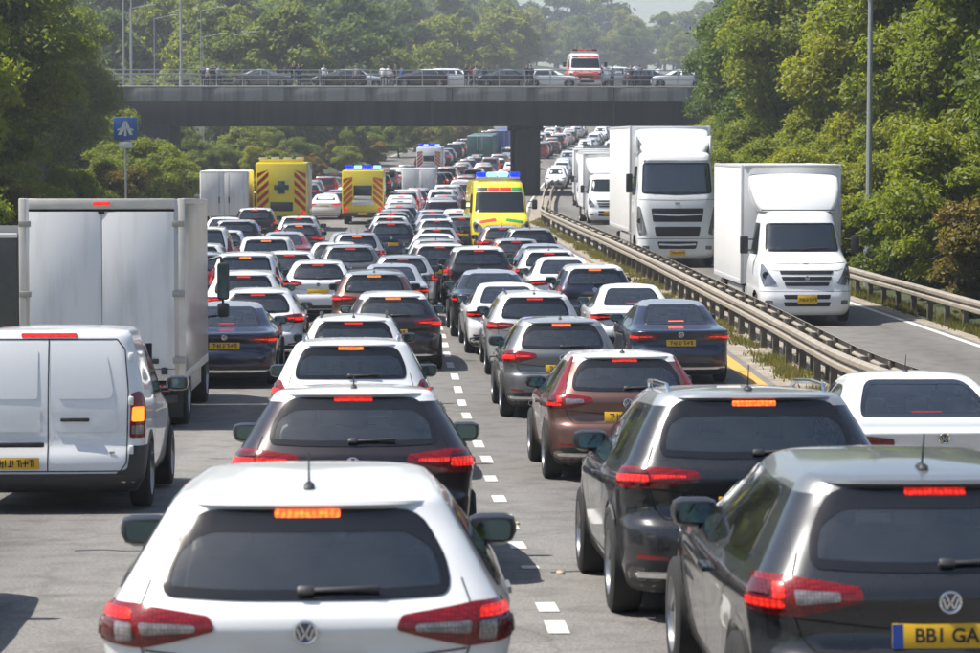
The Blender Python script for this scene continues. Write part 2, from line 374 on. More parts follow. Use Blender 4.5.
        q = [(i, (i+1) % n, n + (i+1) % n, n + i) for i in range(n)] + [(2*n + i, 2*n + (i+1) % n, (i+1) % n, i) for i in range(n)]
        if ar == flip: q = [tuple(reversed(f)) for f in q]
        return g, mk('border', np.concatenate([A, B, C]), q, [GBLK], normals=np.concatenate([NA, NB, NA])), inset(P, frit*.55)
    def line(s, kind, pts, w=.007, off=.0035, mat=None, name='panel_gap', step=.06):
        """a thin shut line drawn over the panels"""
        pts = np.array(pts, float); D = [pts[0]]
        for a, b in zip(pts[:-1], pts[1:]):
            k = max(1, int(np.linalg.norm(b-a)/step)); D += [a + (b-a)*j/k for j in range(1, k+1)]
        D = np.array(D); t = np.gradient(D, axis=0); t /= np.linalg.norm(t, axis=1, keepdims=True) + 1e-9; n = np.stack([-t[:, 1], t[:, 0]], 1)
        A, N = s.at(kind, D + n*w/2, off); B, _ = s.at(kind, D - n*w/2, off); k = len(D)
        F = [(i, i+1, k+i+1, k+i) for i in range(k-1)]
        return np.concatenate([A, B]), F
    def lines(s, items, name='panel_gap', mat=None, w=.007):
        b = MB()
        for kind, pts in items: b.add(*s.line(kind, pts, w))
        return mk(name, b.V, b.F, [mat or GAP])
    def body(s, holes=(), arches=(), roof_z=9., nz=46, Ra=.36, zw=.33, top_holes=None):
        zz = np.linspace(s.z0, s.z1, 500); g = [f(zz) for f in s.f[:3]]
        c = np.concatenate([[0], np.cumsum(np.diff(zz) + abs(np.diff(g[0])) + .35*abs(np.diff(g[1])) + .7*abs(np.diff(g[2])))])
        zs = np.interp(np.linspace(0, c[-1], nz), c, zz)
        rings = []; AA = []; AF = []
        for z in zs:
            X, Y, A = s.half(z); M = len(X)
            X2 = np.concatenate([X, -X[1:-1][::-1]]); Y2 = np.concatenate([Y, Y[1:-1][::-1]])
            rings.append(np.stack([X2, Y2, np.full_like(X2, z)], 1)); AA.append(np.concatenate([A, -A[1:-1][::-1]])); T = A[-1]
            AF.append(np.concatenate([T - A, -(T - A[1:-1][::-1])]))
        G = np.array(rings); A = np.array(AA); AF = np.array(AF); n = G.shape[1]
        for yw in arches:                                        # pull the mesh onto the wheel-arch circle
            dy, dz = G[:, :, 1] - yw, G[:, :, 2] - zw; d = np.hypot(dy, dz); side = abs(G[:, :, 0]) > .6*abs(G[:, :, 0]).max()
            k = side & (abs(d - Ra) < .042) & (d > 1e-6)
            G[:, :, 1] = np.where(k, yw + dy/d*Ra, G[:, :, 1]); G[:, :, 2] = np.where(k, np.maximum(zw + dz/d*Ra, s.z0), G[:, :, 2])
        top = G[-1]; cyx = top[:, 1].mean(); caps = []
        for k in (.93, .82, .66, .45, .22):
            q = top.copy(); q[:, 0] *= k; q[:, 1] = cyx + (q[:, 1] - cyx)*k; q[:, 2] = s.z1 + s.crown*(1 - k**2.2); caps.append(q)
        V = np.concatenate([G.reshape(-1, 3)] + caps + [[[0, cyx, s.z1 + s.crown]]]); nr_ = nz + len(caps)
        I = np.arange(nr_*n).reshape(nr_, n); F = []; tag = []
        for r in range(nr_ - 1):
            a, b = I[r], I[r+1]
            for i in range(n):
                j = (i+1) % n; F.append((a[i], a[j], b[j], b[i]))
        F += [(I[-1][i], I[-1][(i+1) % n], len(V) - 1) for i in range(n)]
        Fq = np.array([f if len(f) == 4 else (*f, f[2]) for f in F]); cen = V[Fq].mean(1)
        fn = np.cross(V[Fq[:, 2]] - V[Fq[:, 0]], V[Fq[:, 3]] - V[Fq[:, 1]]); fn[-n:] = np.cross(V[Fq[-n:, 1]] - V[Fq[-n:, 0]], V[Fq[-n:, 2]] - V[Fq[-n:, 0]])
        N = np.zeros_like(V)
        for c_ in range(4): np.add.at(N, Fq[:, c_], fn)
        N /= np.linalg.norm(N, axis=1, keepdims=True) + 1e-9
        keep = np.ones(len(F), bool)
        m = (nz - 1)*n; fi = np.arange(m); ri, ci = fi // n, fi % n; cj = (ci + 1) % n
        def avg(T):
            q = np.stack([T[ri, ci], T[ri, cj], T[ri+1, cj], T[ri+1, ci]]); return q.mean(0), np.ptp(q, axis=0)
        a_, sp = avg(A); af_, sp2 = avg(AF); x_, y_, z_ = cen[:m].T
        for kind, P in holes:
            if kind == 'rear': h = inside(P, a_, z_) & (sp < .4)
            elif kind == 'front': h = inside(P, af_, z_) & (sp2 < .4)
            else: h = inside(P, y_, z_) & ((x_ > 0) == (kind == 'right')) & (abs(x_) > .25)
            keep[:m] &= ~h
        for yw in arches: keep[:m] &= ~((np.hypot(y_ - yw, z_ - zw) < Ra - .004) & (abs(x_) > .45))
        rf = cen[:, 2] > roof_z
        out = []
        for nm, sel, mt in (('body', keep & ~rf, PAINT), ('roof', keep & rf, ROOFP_SKY)):
            if not sel.any(): out.append(None); continue
            ff = [F[i] for i in np.nonzero(sel)[0]]; us = sorted({v for f in ff for v in f}); mp = {v: i for i, v in enumerate(us)}
            out.append(mk(nm, V[us], [tuple(mp[v] for v in f) for f in ff], [mt], normals=N[us]))
        return out
    def arch_lip(s, kind, yw, zw, Ra, w=.05, off=.008, mat=None):
        t = np.linspace(-.25, math.pi + .25, 22)
        def rg(r): return np.stack([yw + r*np.cos(t), np.maximum(zw + r*np.sin(t), s.z0 + .01)], 1)
        A, N = s.at(kind, rg(Ra - .012), off); B, _ = s.at(kind, rg(Ra + w), off*.3); C, _ = s.at(kind, rg(Ra - .012), -.07); k = len(t)
        F = [(i, i+1, k+i+1, k+i) for i in range(k-1)] + [(2*k+i, 2*k+i+1, i+1, i) for i in range(k-1)]
        me = mk('wheel_arch', np.concatenate([A, B, C]), F, [mat or PAINT]); return me

# ---------------------------------------------------------------- prototypes and copies
STUFF_PARTS = {'panel_gap', 'plate_marks', 'grass_blades'}
class Proto(list):
    def add(s, name, mesh, parent=None, loc=(0, 0, 0), rot=(0, 0, 0), label=None):
        s.append((name, mesh, parent, loc, rot, label)); return len(s) - 1
def spawn(proto, name, label, cat, loc, rot=(0, 0, 0), group=None, mats=None, scale=1.):
    root = bpy.data.objects.new(name, None); COL.objects.link(root); root.empty_display_size = .3
    root.location = loc; root.rotation_euler = rot; root.scale = (scale,)*3 if not isinstance(scale, tuple) else scale
    root['label'] = label; root['category'] = cat
    if group: root['group'] = group
    obs = []
    for nm, me, par, lo, ro, lb in proto:
        o = bpy.data.objects.new(nm, me); COL.objects.link(o); o.parent = root if par is None else obs[par]
        o.location = lo; o.rotation_euler = ro
        if lb: o['label'] = lb
        if nm in STUFF_PARTS: o['kind'] = 'stuff'
        if mats:
            for i, sl in enumerate(o.material_slots):
                if sl.material and sl.material.name in mats:
                    k = mats[sl.material.name]; sl.link = 'OBJECT'; sl.material = k
        obs.append(o)
    return root
def thing(name, label, cat, loc=(0, 0, 0), rz=0., group=None):
    o = bpy.data.objects.new(name, None); COL.objects.link(o); o.location = loc; o.rotation_euler = (0, 0, rz); o.empty_display_size = .3
    o['label'] = label; o['category'] = cat
    if group: o['group'] = group
    return o
def put(name, me, parent=None, loc=(0, 0, 0), rot=(0, 0, 0), kind=None, label=None, cat=None, group=None):
    o = bpy.data.objects.new(name, me); COL.objects.link(o); o.parent = parent; o.location = loc; o.rotation_euler = rot
    if kind: o['kind'] = kind
    if label: o['label'] = label
    if cat: o['category'] = cat
    if group: o['group'] = group
    return o
_tx = {}
def text_mesh(txt, size, mat, depth=.002, bold=False):
    if (txt, size, mat.name) in _tx: return _tx[(txt, size, mat.name)]
    c = bpy.data.curves.new('lettering', 'FONT'); c.body = txt; c.size = size; c.extrude = depth; c.align_x = 'CENTER'; c.align_y = 'CENTER'; c.offset = size*.02 if bold else 0
    o = bpy.data.objects.new('lettering', c); COL.objects.link(o); dg = bpy.context.evaluated_depsgraph_get()
    me = bpy.data.meshes.new_from_object(o.evaluated_get(dg)); bpy.data.objects.remove(o); bpy.data.curves.remove(c)
    me.materials.clear(); me.materials.append(mat); me.name = 'lettering'; _tx[(txt, size, mat.name)] = me; return me

# ---------------------------------------------------------------- wheels, mirrors, seats, plates
def wheel_meshes(r=.33, w=.21, n=28):
    t = MB(); h = w/2
    t.lathe([(-h, r*.66), (-h, r*.9), (-h*.82, r*.985), (-h*.4, r), (h*.4, r), (h*.82, r*.985), (h, r*.9), (h, r*.66), (h*.7, r*.64), (-h*.7, r*.64), (-h, r*.66)], n)
    d = MB(); d.lathe([(h*.96, r*.67), (h*.9, r*.62), (h*.35, r*.58), (h*.3, .001)], n, m=1)
    d.lathe([(h*.98, r*.68), (h*.98, r*.62), (h*.7, r*.60)], n)
    d.lathe([(-h*.9, r*.66), (-h*.5, .001)], n, m=1)
    d.lathe([(h*.62, .05), (h*.8, .045), (h*.82, .001)], 12)
    for k in range(5):
        a = 2*math.pi*k/5
        for o in (-.13, .13):
            d.box((h*.7, math.cos(a + o)*r*.34, math.sin(a + o)*r*.34), (.03, .032, r*.62), 0, 0, rot=Matrix.Rotation(-(a + o) + math.pi/2, 3, 'X'))
    return t.build('tyre', RUB), d.build('rim', [RIM, STEEL])
TYRE, RIMM = wheel_meshes(); TYRE_L, RIM_L = wheel_meshes(.33, .21, 12)
TYRE_T, RIM_T = wheel_meshes(.46, .27, 26)
def add_wheel(p, x, y, zr, far=False, truck=False, w=0):
    ty, ri = (TYRE_T, RIM_T) if truck else (TYRE_L, RIM_L) if far else (TYRE, RIMM)
    i = p.add('wheel', ty, loc=(x, y, zr), rot=(random.random()*.1, 0, 0 if x > 0 else math.pi)); 
    if not far: p.add('rim', ri, i)
def mirror_meshes(sg):
    b = MB(); b.box((sg*.10, .01, .02), (.25, .14, .16), 0, .062, taper=(.06, .05)); b.box((-sg*.04, .03, -.045), (.10, .05, .04), 0, .012)
    g = MB(); g.prism([(sg*.105 + u, .022 + v) for u, v in round_poly([(-.085, -.045), (.085, -.055), (.09, .05), (-.08, .05)], .04)], -.066, -.058, axis='y')
    return b.build('door_mirror', [pm('mirror_housing', (.02, .02, .022), .3, coat=.4)]), g.build('mirror_glass', MIRG)
MIRR = {sg: mirror_meshes(sg) for sg in (1, -1)}
def seat_mesh(w=.5, rear=False):
    b = MB(); b.box((0, 0, .12), (w, .5, .2), 0, .06); b.box((0, -.24, .42), (w, .16, .62), 0, .06, rot=('X', .2), taper=(-.1, 0))
    for x in ((0,) if not rear else (-.38, 0, .38)): b.box((x, -.33, .79), (.22, .09, .15), 0, .042, rot=('X', .1))
    return b.build('seat', SEAT)
SEAT_F, SEAT_R = seat_mesh(), seat_mesh(1.2, True)
def wiper_mesh(l=.34):
    b = MB(); b.box((l*.42, 0, .006), (l, .016, .02), 0, .006, rot=('Y', -.05)); b.box((0, .0, 0), (.075, .03, .042), 0, .013); return b.build('rear_wiper', BLK)
WIPER = wiper_mesh()
def antenna_mesh():
    b = MB(); b.box((0, 0, .015), (.045, .11, .03), 0, .014, taper=(-.3, -.3)); b.cyl((0, 0, .02), (0, -.05, .17), .006, 6, r2=.003); return b.build('antenna', BLK)
ANT = antenna_mesh()
def badge_mesh():
    b = MB(); b.lathe([(0, .052), (-.008, .052), (-.010, .047), (-.006, .041), (0, .041)], 24, 'y')
    b.lathe([(-.002, .042), (-.003, .001)], 24, 'y', m=1)
    for (x0, z0, x1, z1) in ((-.022, .033, -.004, -.002), (.022, .033, .004, -.002), (-.034, .016, -.018, -.032), (-.018, -.032, 0, .0), (0, .0, .018, -.032), (.018, -.032, .034, .016)):
        l = math.hypot(x1-x0, z1-z0); b.box(((x0+x1)/2, -.006, (z0+z1)/2), (.008, .006, l), 0, 0, rot=('Y', math.atan2(x1-x0, z1-z0)))
    return b.build('badge', [CHR, pm('badge_field', (.12, .15, .2), .25, .4)])
BADGE = badge_mesh()
def plate_mesh(m=YPL):
    b = MB(); b.box((0, 0, 0), (.52, .012, .112), 0, .004); return b.build('number_plate', m)
PLATE, PLATE_W = plate_mesh(), plate_mesh(WPL)
def marks_mesh():                                       # the blurred, unreadable characters of the plates further off
    b = MB(); x = -.2
    for k in range(7):
        w = (.045, .05, .02, .05, .045, .05, .04)[k]
        b.box((x + w/2, -.008, 0), (.012, .004, .07)); 
        if k != 2: b.box((x + w, -.008, (.012, -.01, 0, .008, -.014, .01, 0)[k]), (.012, .004, (.04, .07, 0, .05, .045, .03, .07)[k])); b.box((x + w/2, -.008, (.03, 0, 0, -.03, .03, 0, .03)[k]), (w, .004, .012))
        x += w + (.035 if k == 3 else .014)
    return b.build('plate_marks', INK)
MARKS = marks_mesh()
SPECS = {
 'hatch': dict(L=4.25, keys=[
  # z    yr    yf    w    rr   rf   bow
  (.17, .24, 4.02, .78, .22, .3, .06), (.24, .09, 4.12, .84, .28, .32, .08), (.34, .03, 4.2, .875, .32, .34, .09), (.46, .005, 4.25, .885, .33, .35, .10), (.55, 0, 4.25, .89, .33, .35, .10),
  (.62, .015, 4.23, .892, .32, .35, .10), (.665, .065, 4.2, .892, .30, .34, .09), (.74, .095, 4.15, .893, .29, .34, .08), (.83, .095, 4.05, .90, .28, .34, .08), (.90, .08, 3.75, .897, .27, .34, .08),
  (.95, .09, 3.42, .878, .26, .34, .085), (1.01, .13, 3.12, .85, .25, .33, .09), (1.10, .20, 2.92, .81, .24, .32, .09), (1.22, .30, 2.68, .755, .23, .31, .085), (1.33, .40, 2.46, .70, .22, .3, .08),
  (1.40, .455, 2.3, .662, .22, .3, .07), (1.435, .48, 2.2, .635, .22, .3, .06), (1.452, .52, 2.1, .605, .22, .3, .05)], roof=1.375,
  win=[(-.62, 1.045, .13), (-.3, 1.03, .1), (.3, 1.03, .1), (.62, 1.045, .13), (.615, 1.19, .14), (.505, 1.40, .11), (-.505, 1.40, .11), (-.615, 1.19, .14)], wtop=.05,
  light=[(.38, .905, .02), (.68, .825), (1.0, .84, .05), (1.04, 1.0, .05), (.72, 1.01), (.40, .965, .02)], plate=.735, badge=.90, axle=(.72, 3.36), belt=.965, h=1.48, bz=1.378),
 'estate': dict(L=4.55, keys=[
  (.18, .22, 4.3, .80, .22, .3, .06), (.25, .08, 4.4, .86, .27, .32, .08), (.35, .02, 4.5, .89, .30, .34, .09), (.46, .0, 4.55, .90, .31, .35, .10), (.56, .0, 4.55, .905, .31, .35, .10),
  (.62, .02, 4.53, .907, .30, .35, .10), (.66, .07, 4.5, .907, .28, .34, .09), (.75, .10, 4.45, .908, .26, .34, .08), (.84, .09, 4.3, .91, .25, .34, .08), (.93, .075, 3.95, .905, .25, .34, .08),
  (.99, .09, 3.6, .885, .25, .34, .085), (1.05, .125, 3.3, .855, .24, .33, .09), (1.15, .18, 3.08, .82, .23, .32, .09), (1.27, .25, 2.86, .775, .22, .31, .085), (1.38, .315, 2.66, .725, .21, .3, .08),
  (1.45, .355, 2.5, .69, .21, .3, .07), (1.49, .38, 2.38, .66, .21, .3, .06), (1.508, .42, 2.28, .63, .21, .3, .05)], roof=1.42,
  win=[(-.63, 1.085, .1), (-.3, 1.07, .1), (.3, 1.07, .1), (.63, 1.085, .1), (.63, 1.24, .12), (.545, 1.46, .1), (-.545, 1.46, .1), (-.63, 1.24, .12)], wtop=.06,
  light=[(.37, .94, .02), (.60, .875), (.98, .875, .04), (1.03, 1.01, .04), (.62, 1.01), (.39, .985, .02)], plate=.755, badge=.945, axle=(.82, 3.55), belt=1.0, h=1.54, bz=1.432),
 'suv': dict(L=4.4, keys=[
  (.22, .22, 4.15, .82, .22, .3, .06), (.30, .08, 4.25, .88, .27, .32, .08), (.40, .02, 4.35, .905, .30, .34, .09), (.52, .0, 4.4, .915, .31, .35, .10), (.64, .0, 4.4, .92, .31, .35, .10),
  (.70, .02, 4.38, .92, .30, .35, .10), (.74, .06, 4.35, .92, .28, .34, .09), (.84, .08, 4.3, .922, .26, .34, .08), (.95, .07, 4.15, .925, .25, .34, .08), (1.04, .07, 3.8, .915, .25, .34, .08),
  (1.09, .085, 3.45, .895, .25, .34, .085), (1.15, .115, 3.2, .87, .24, .33, .09), (1.25, .165, 3.0, .835, .23, .32, .09), (1.37, .225, 2.78, .79, .22, .31, .085), (1.48, .285, 2.58, .745, .21, .3, .08),
  (1.55, .325, 2.42, .71, .21, .3, .07), (1.59, .35, 2.3, .68, .21, .3, .06), (1.61, .39, 2.2, .65, .21, .3, .05)], roof=1.52,
  win=[(-.63, 1.18, .1), (.63, 1.18, .1), (.63, 1.33, .12), (.55, 1.56, .1), (-.55, 1.56, .1), (-.63, 1.33, .12)], wtop=.06,
  light=[(.62, .95, .03), (.74, .90), (1.0, .90, .04), (1.02, 1.15, .05), (.82, 1.17, .04), (.70, 1.02)], plate=.84, badge=1.07, axle=(.8, 3.45), belt=1.1, h=1.64, bz=1.535),
 'saloon': dict(L=4.6, keys=[
  (.17, .24, 4.35, .78, .22, .3, .06), (.24, .10, 4.45, .85, .28, .32, .08), (.34, .03, 4.55, .88, .32, .34, .10), (.46, .0, 4.6, .89, .33, .35, .11), (.56, .0, 4.6, .895, .33, .35, .11),
  (.63, .02, 4.58, .897, .32, .35, .11), (.67, .07, 4.55, .897, .30, .34, .10), (.78, .10, 4.48, .90, .29, .34, .10), (.88, .085, 4.3, .90, .28, .34, .10), (.945, .06, 3.95, .89, .28, .34, .10),
  (.972, .08, 3.78, .875, .28, .34, .10), (.992, .20, 3.6, .855, .27, .34, .10), (1.01, .48, 3.5, .835, .26, .34, .10), (1.035, .70, 3.4, .81, .26, .33, .09), (1.09, .86, 3.28, .785, .25, .33, .08),
  (1.18, 1.03, 3.1, .745, .24, .32, .08), (1.28, 1.24, 2.9, .695, .23, .31, .07), (1.355, 1.44, 2.7, .655, .23, .3, .06), (1.395, 1.58, 2.55, .62, .23, .3, .05), (1.412, 1.70, 2.45, .59, .23, .3, .05)], roof=1.335,
  win=[(-.60, 1.05, .08), (.60, 1.05, .08), (.58, 1.16, .1), (.48, 1.37, .1), (-.48, 1.37, .1), (-.58, 1.16, .1)], wtop=.0,
  light=[(.42, .83, .03), (.70, .79), (1.0, .80, .05), (1.06, .90, .04), (.74, .925), (.43, .895, .02)], plate=.75, badge=.905, axle=(.95, 3.7), belt=.955, h=1.44, bz=1.082),
 'mpv': dict(L=4.4, keys=[
  (.19, .2, 4.15, .82, .2, .3, .05), (.26, .08, 4.25, .88, .25, .32, .07), (.36, .02, 4.35, .90, .28, .34, .08), (.48, 0, 4.4, .91, .29, .35, .09), (.60, 0, 4.4, .915, .29, .35, .09),
  (.66, .03, 4.38, .917, .27, .35, .08), (.70, .06, 4.35, .918, .25, .34, .07), (.85, .07, 4.2, .92, .23, .34, .07), (.98, .07, 3.9, .915, .22, .34, .07), (1.05, .08, 3.6, .90, .22, .34, .07),
  (1.13, .10, 3.35, .88, .21, .33, .07), (1.25, .135, 3.12, .85, .2, .32, .07), (1.42, .19, 2.8, .805, .19, .31, .07), (1.58, .245, 2.48, .755, .18, .3, .06), (1.67, .28, 2.3, .72, .18, .3, .06), (1.70, .31, 2.2, .69, .18, .3, .05)], roof=1.61,
  win=[(-.68, 1.10), (.68, 1.10), (.66, 1.25, .08), (.58, 1.64), (-.58, 1.64), (-.66, 1.25, .08)], wtop=.05,
  light=[(.70, .78, .03), (.98, .78, .04), (.98, 1.12, .05), (.84, 1.38, .03), (.76, 1.38, .03), (.74, 1.05)], plate=.80, badge=1.0, axle=(.78, 3.45), belt=1.06, h=1.73, bz=1.615),
}
def squat(S, f, t):
    """lower the car above the bumper line and draw the glasshouse in over wider hips"""
    zf = lambda z: z if z < .6 else .6 + (z - .6)*f
    bel, h = S['belt'], S['h']
    S['keys'] = [(zf(z), yr, yf, w*(1 - t*float(sstep(bel - .02, h, z))) + .018*math.exp(-((z - .86)/.16)**2), rr, rf, bw) for z, yr, yf, w, rr, rf, bw in S['keys']]
    S['win'] = [(q[0]*(1 - t*.9*float(sstep(bel - .02, h, q[1]))), zf(q[1]), *q[2:]) for q in S['win']]
    S['light'] = [(q[0], zf(q[1]), *q[2:]) for q in S['light']]
    for k in ('roof', 'plate', 'badge', 'belt', 'h', 'bz'): S[k] = zf(S[k])
for k_, f_, t_ in (('hatch', .94, .045), ('estate', .93, .06), ('suv', .93, .045), ('saloon', .97, .05), ('mpv', .95, .04)): squat(SPECS[k_], f_, t_)
def make_car(kind, lod=0, lightstyle=0, priv=False, rails=False, antenna=True):
    """lod 0: full detail, 1: middle distance, 2: far"""
    S = SPECS[kind]; L = S['L']
    sh = Shell(S['keys'], L, .03, *( (44, 12, 8), (26, 8, 6), (12, 5, 4) )[lod]); p = Proto(); zw = .33 + (.03 if kind == 'suv' else 0)
    sc_ = zw/.33
    gl = (GLASS_D if priv else GLASS) if lod < 2 else GLASS_O
    grid = (.09, .14, .3)[lod]; holes = []; wins = []
    g, b, h = sh.window('rear', S['win'], .04, .06, .004, gl, grid, S['wtop']); holes.append(('rear', h)); wins.append(('rear_window', g, b))
    bz, bt = S['belt'], S['h'] - .12
    yr, yf = sh.f[0], sh.f[1]; mid = L*.46
    def side_poly(y0, y1, sl0, sl1, zb): return [(y0, zb), (y1, zb), (y1 - sl1, bt), (y0 + sl0, bt)]
    yb0, yb1 = float(yr(bz)) + .62, float(yf(bz + .06)) - .50; yt0, yt1 = float(yr(bt)) + .42, float(yf(bt)) - .36
    if kind == 'saloon': yb0 = 1.02; yt0 = float(yr(bt)) + .28
    for sd in ('right', 'left'):
        fr = [(mid + .05, bz + .01), (yb1, bz + .03), (max(yt1, mid + .25), bt), (mid + .05, bt)]; re = [(yb0, bz + .03, .08), (mid - .05, bz + .01), (mid - .05, bt), (min(yt0 + .05, mid - .4), bt, .1)]
        if lod < 2:
            for q in (re, fr):
                g, b, h = sh.window(sd, q, .03, .05, .004, gl if q is re else GLASS, grid); holes.append((sd, h)); wins.append(('side_window', g, b))
        else:
            wins.append(('side_window', sh.patch(sd, [re[0], fr[1], fr[2], re[3]], .004, .4, 0, .05, GLASS_O, 'side_window', dens=.3), None))
    wz0, wz1 = bz + .06, S['h'] - .10; wa0 = .62; wa1 = .50
    g, b, h = sh.window('front', [(-wa0, wz0), (wa0, wz0), (wa1, wz1), (-wa1, wz1)], .05, .06, .004, GLASS if lod < 2 else GLASS_O, grid); holes.append(('front', h)); wins.append(('windscreen', g, b))
    if lod == 2: holes = []
    Ra = .372*sc_
    bo, ro = sh.body(holes, S['axle'], S['roof'], (52, 30, 16)[lod], Ra, zw)
    ib = p.add('body', bo); ir = p.add('roof', ro)
    for nm, g, b in wins:
        i = p.add(nm, g)
        if b and (lod < 2): p.add('border', b, i)
    # lamps
    for sg in (1, -1):
        fl = [(sg*q[0], *q[1:]) for q in S['light']]
        if sg < 0: fl = fl[::-1]
        i = p.add('tail_light', sh.patch('rear', fl, .010, .05 if lod < 2 else .2, .02, .02, LENS if lod < 2 else LAMP, 'tail_light', dens=.05 if lod < 2 else .2))
        if lod < 2:
            a0, a1 = min(q[0] for q in S['light']), max(q[0] for q in S['light']); z0, z1 = min(q[1] for q in S['light']), max(q[1] for q in S['light'])
            def sub(u0, u1, v0, v1, mat, nm, o=.019, r=.012):
                vm = (v1 - v0)*(.26 if u0 < .3 else .06); q = [(a0 + (a1-a0)*u0, z0 + (z1-z0)*(v0 + vm*1.1)), (a0 + (a1-a0)*u1, z0 + (z1-z0)*v0), (a0 + (a1-a0)*(u1 + .015), z0 + (z1-z0)*v1), (a0 + (a1-a0)*(u0 + .01), z0 + (z1-z0)*(v1 - vm*.4))]
                q = [(sg*x, z) for x, z in q]
                p.add(nm, sh.patch('rear', q if sg > 0 else q[::-1], o, .05, .012, r, mat, nm, dens=.03), i)
            if kind in ('suv', 'mpv'):
                sub(.45, .85, .08, .28, CLR, 'reversing_lens'); sub(.5, .92, .34, .60, LAMP, 'lamp'); sub(.55, .9, .66, .84, LENSD, 'lens')
            elif lightstyle == 0: sub(.5, .9, .30, .62, LAMP, 'lamp'); sub(.14, .47, .45, .62, LAMP, 'lamp'); sub(.5, .9, .68, .86, LENSD, 'lens')
            elif lightstyle == 1: sub(.12, .47, .34, .58, CLR, 'reversing_lens'); sub(.53, .66, .16, .56, CLR, 'reversing_lens'); sub(.55, .92, .64, .86, LAMP, 'lamp'); sub(.68, .92, .18, .56, LENSD, 'lens')
            else: sub(.16, .46, .32, .66, CLR, 'reversing_lens'); sub(.54, .92, .22, .40, LAMP, 'lamp'); sub(.54, .62, .42, .8, LAMP, 'lamp'); sub(.66, .92, .5, .82, LENSD, 'lens')
        if lightstyle == 3 and lod < 2:                          # tall lamp running up the rear pillar
            q = [(sg*.70, .96), (sg*.85, .97), (sg*.745, 1.2), (sg*.655, 1.375), (sg*.60, 1.375), (sg*.66, 1.18)]
            p.add('pillar_lamp', sh.patch('rear', q if sg > 0 else q[::-1], .012, .05, .02, .02, LENS, 'pillar_lamp'))
        hl = [(.46, .66), (.80, .64), (.95, .72), (.92, .80), (.52, .74)]; dz = S['h'] - 1.48; dz = .0 if kind == 'saloon' else dz*.7
        hl = [(sg*a, z + dz) for a, z in hl]
        p.add('headlamp', sh.patch('front', hl if sg > 0 else hl[::-1], .006, .12, .01, .03, HLAMP, 'headlamp'))
    zb = S['bz']; bl = [(-.14, zb - .012), (.14, zb - .012), (.14, zb + .018), (-.14, zb + .018)]
    p.add('brake_light', sh.patch('rear', bl, .012 if kind != 'saloon' else .006, .1, .015, .008, BRAKE, 'brake_light'))
    # lower bumper, plate
    zl = sh.z0 + .02
    p.add('bumper', sh.patch('rear', [(-.98, zl), (.98, zl), (.92, zl + .17), (.6, zl + .2), (-.6, zl + .2), (-.92, zl + .17)], .006, .1 if lod < 2 else .3, .02, .04, BLK, 'bumper', dens=.08))
    pt, nn = sh.at('rear', [(0, S['plate'])], .012)
    tilt = math.atan2(nn[0][2], -nn[0][1])
    ip = p.add('number_plate', PLATE, loc=tuple(pt[0]), rot=(-tilt, 0, 0))
    for y in S['axle']:
        for sg in (1, -1):
            add_wheel(p, sg*(.80 if kind != 'suv' else .82), y, zw, far=(lod == 2))
    un = MB(); un.box((0, L/2, .24), (1.35, L - .55, .1)); un.box((0, L*.42, .42), (1.5, 1.5, .2), 0, .03)
    p.add('underbody', un.build('underbody', BLK))
    p.add('bonnet_grille', sh.patch('front', [(-.55, .34), (.55, .34), (.5, .52), (-.5, .52)], .006, .15, .01, .05, BLK, 'bonnet_grille'))
    if lod == 2: return p
    # mirrors
    ym = float(yf(bz + .05)) - .62; zm = bz + .05
    for sg in (1, -1):
        xm = float(sh._p('right', [ym], [zm])[0][0]) - .015
        i = p.add('door_mirror', MIRR[sg][0], loc=(sg*xm, ym, zm)); p.add('mirror_glass', MIRR[sg][1], i)
    # seats
    for x in (-.36, .36): p.add('seat', SEAT_F, loc=(x, L*.50, .38))
    p.add('seat', SEAT_R, loc=(0, L*(.30 if kind != 'saloon' else .375), .40 + (.06 if kind in ('suv', 'mpv') else -.08 if kind == 'saloon' else 0)))
    cab = MB(); cab.box((0, L*.30 + .02, .62), (1.3, L*.5, .1)); cab.box((0, L*.68, .86), (1.34, .4, .16), 0, .05); cab.box((0, float(yr(bz)) + .52, bz - .06), (1.2, .5, .04))
    cab.cyl((-.36, L*.62, .93), (-.36, L*.625, .95), .18, 16)
    p.add('dashboard', cab.build('dashboard', SEAT))
    # badge, wiper, antenna, gaps
    pt, nn = sh.at('rear', [(0, S['badge'])], .004); p.add('badge', BADGE, loc=tuple(pt[0]), rot=(-math.atan2(nn[0][2], -nn[0][1]), 0, 0))
    if kind != 'saloon':
        wz = min(q[1] for q in S['win']); pt, nn = sh.at('rear', [(0, wz + .03)], .02); p.add('rear_wiper', WIPER, loc=tuple(pt[0]), rot=(-math.atan2(nn[0][2], -nn[0][1]), 0, 0))
        z = S['roof'] + .035; sp = MB(); xs = np.linspace(-.56, .56, 17); ztop = sh.z1 + .004
        sec = [(.05, ztop + .002), (-.035, ztop - .012), (-.045, ztop - .030), (-.02, ztop - .040), (.03, ztop - .042)]
        a = [sh._p('rear', [x], [sh.z1 - .03])[0] for x in xs]; V = []
        for x, q in zip(xs, a):
            k = max(.12, 1 - abs(x/.56)**5); V += [(q[0], q[1] + .03 + (y - .03)*k, ztop - .02 + (zz - ztop + .02)*(.25 + .75*k) - .012*(1 - k)) for y, zz in sec]
        n5 = len(sec); F = [(i*n5+j, i*n5+(j+1) % n5, (i+1)*n5+(j+1) % n5, (i+1)*n5+j) for i in range(len(xs)-1) for j in range(n5)] + [tuple(range(n5)), tuple(range((len(xs)-1)*n5, len(xs)*n5))[::-1]]
        sp.add(V, F); p.add('spoiler', sp.build('spoiler', ROOFP_SKY, sharp=50))
    if antenna: p.add('antenna', ANT, loc=(0, float(yr(sh.z1)) + .22, sh.z1 + .012))
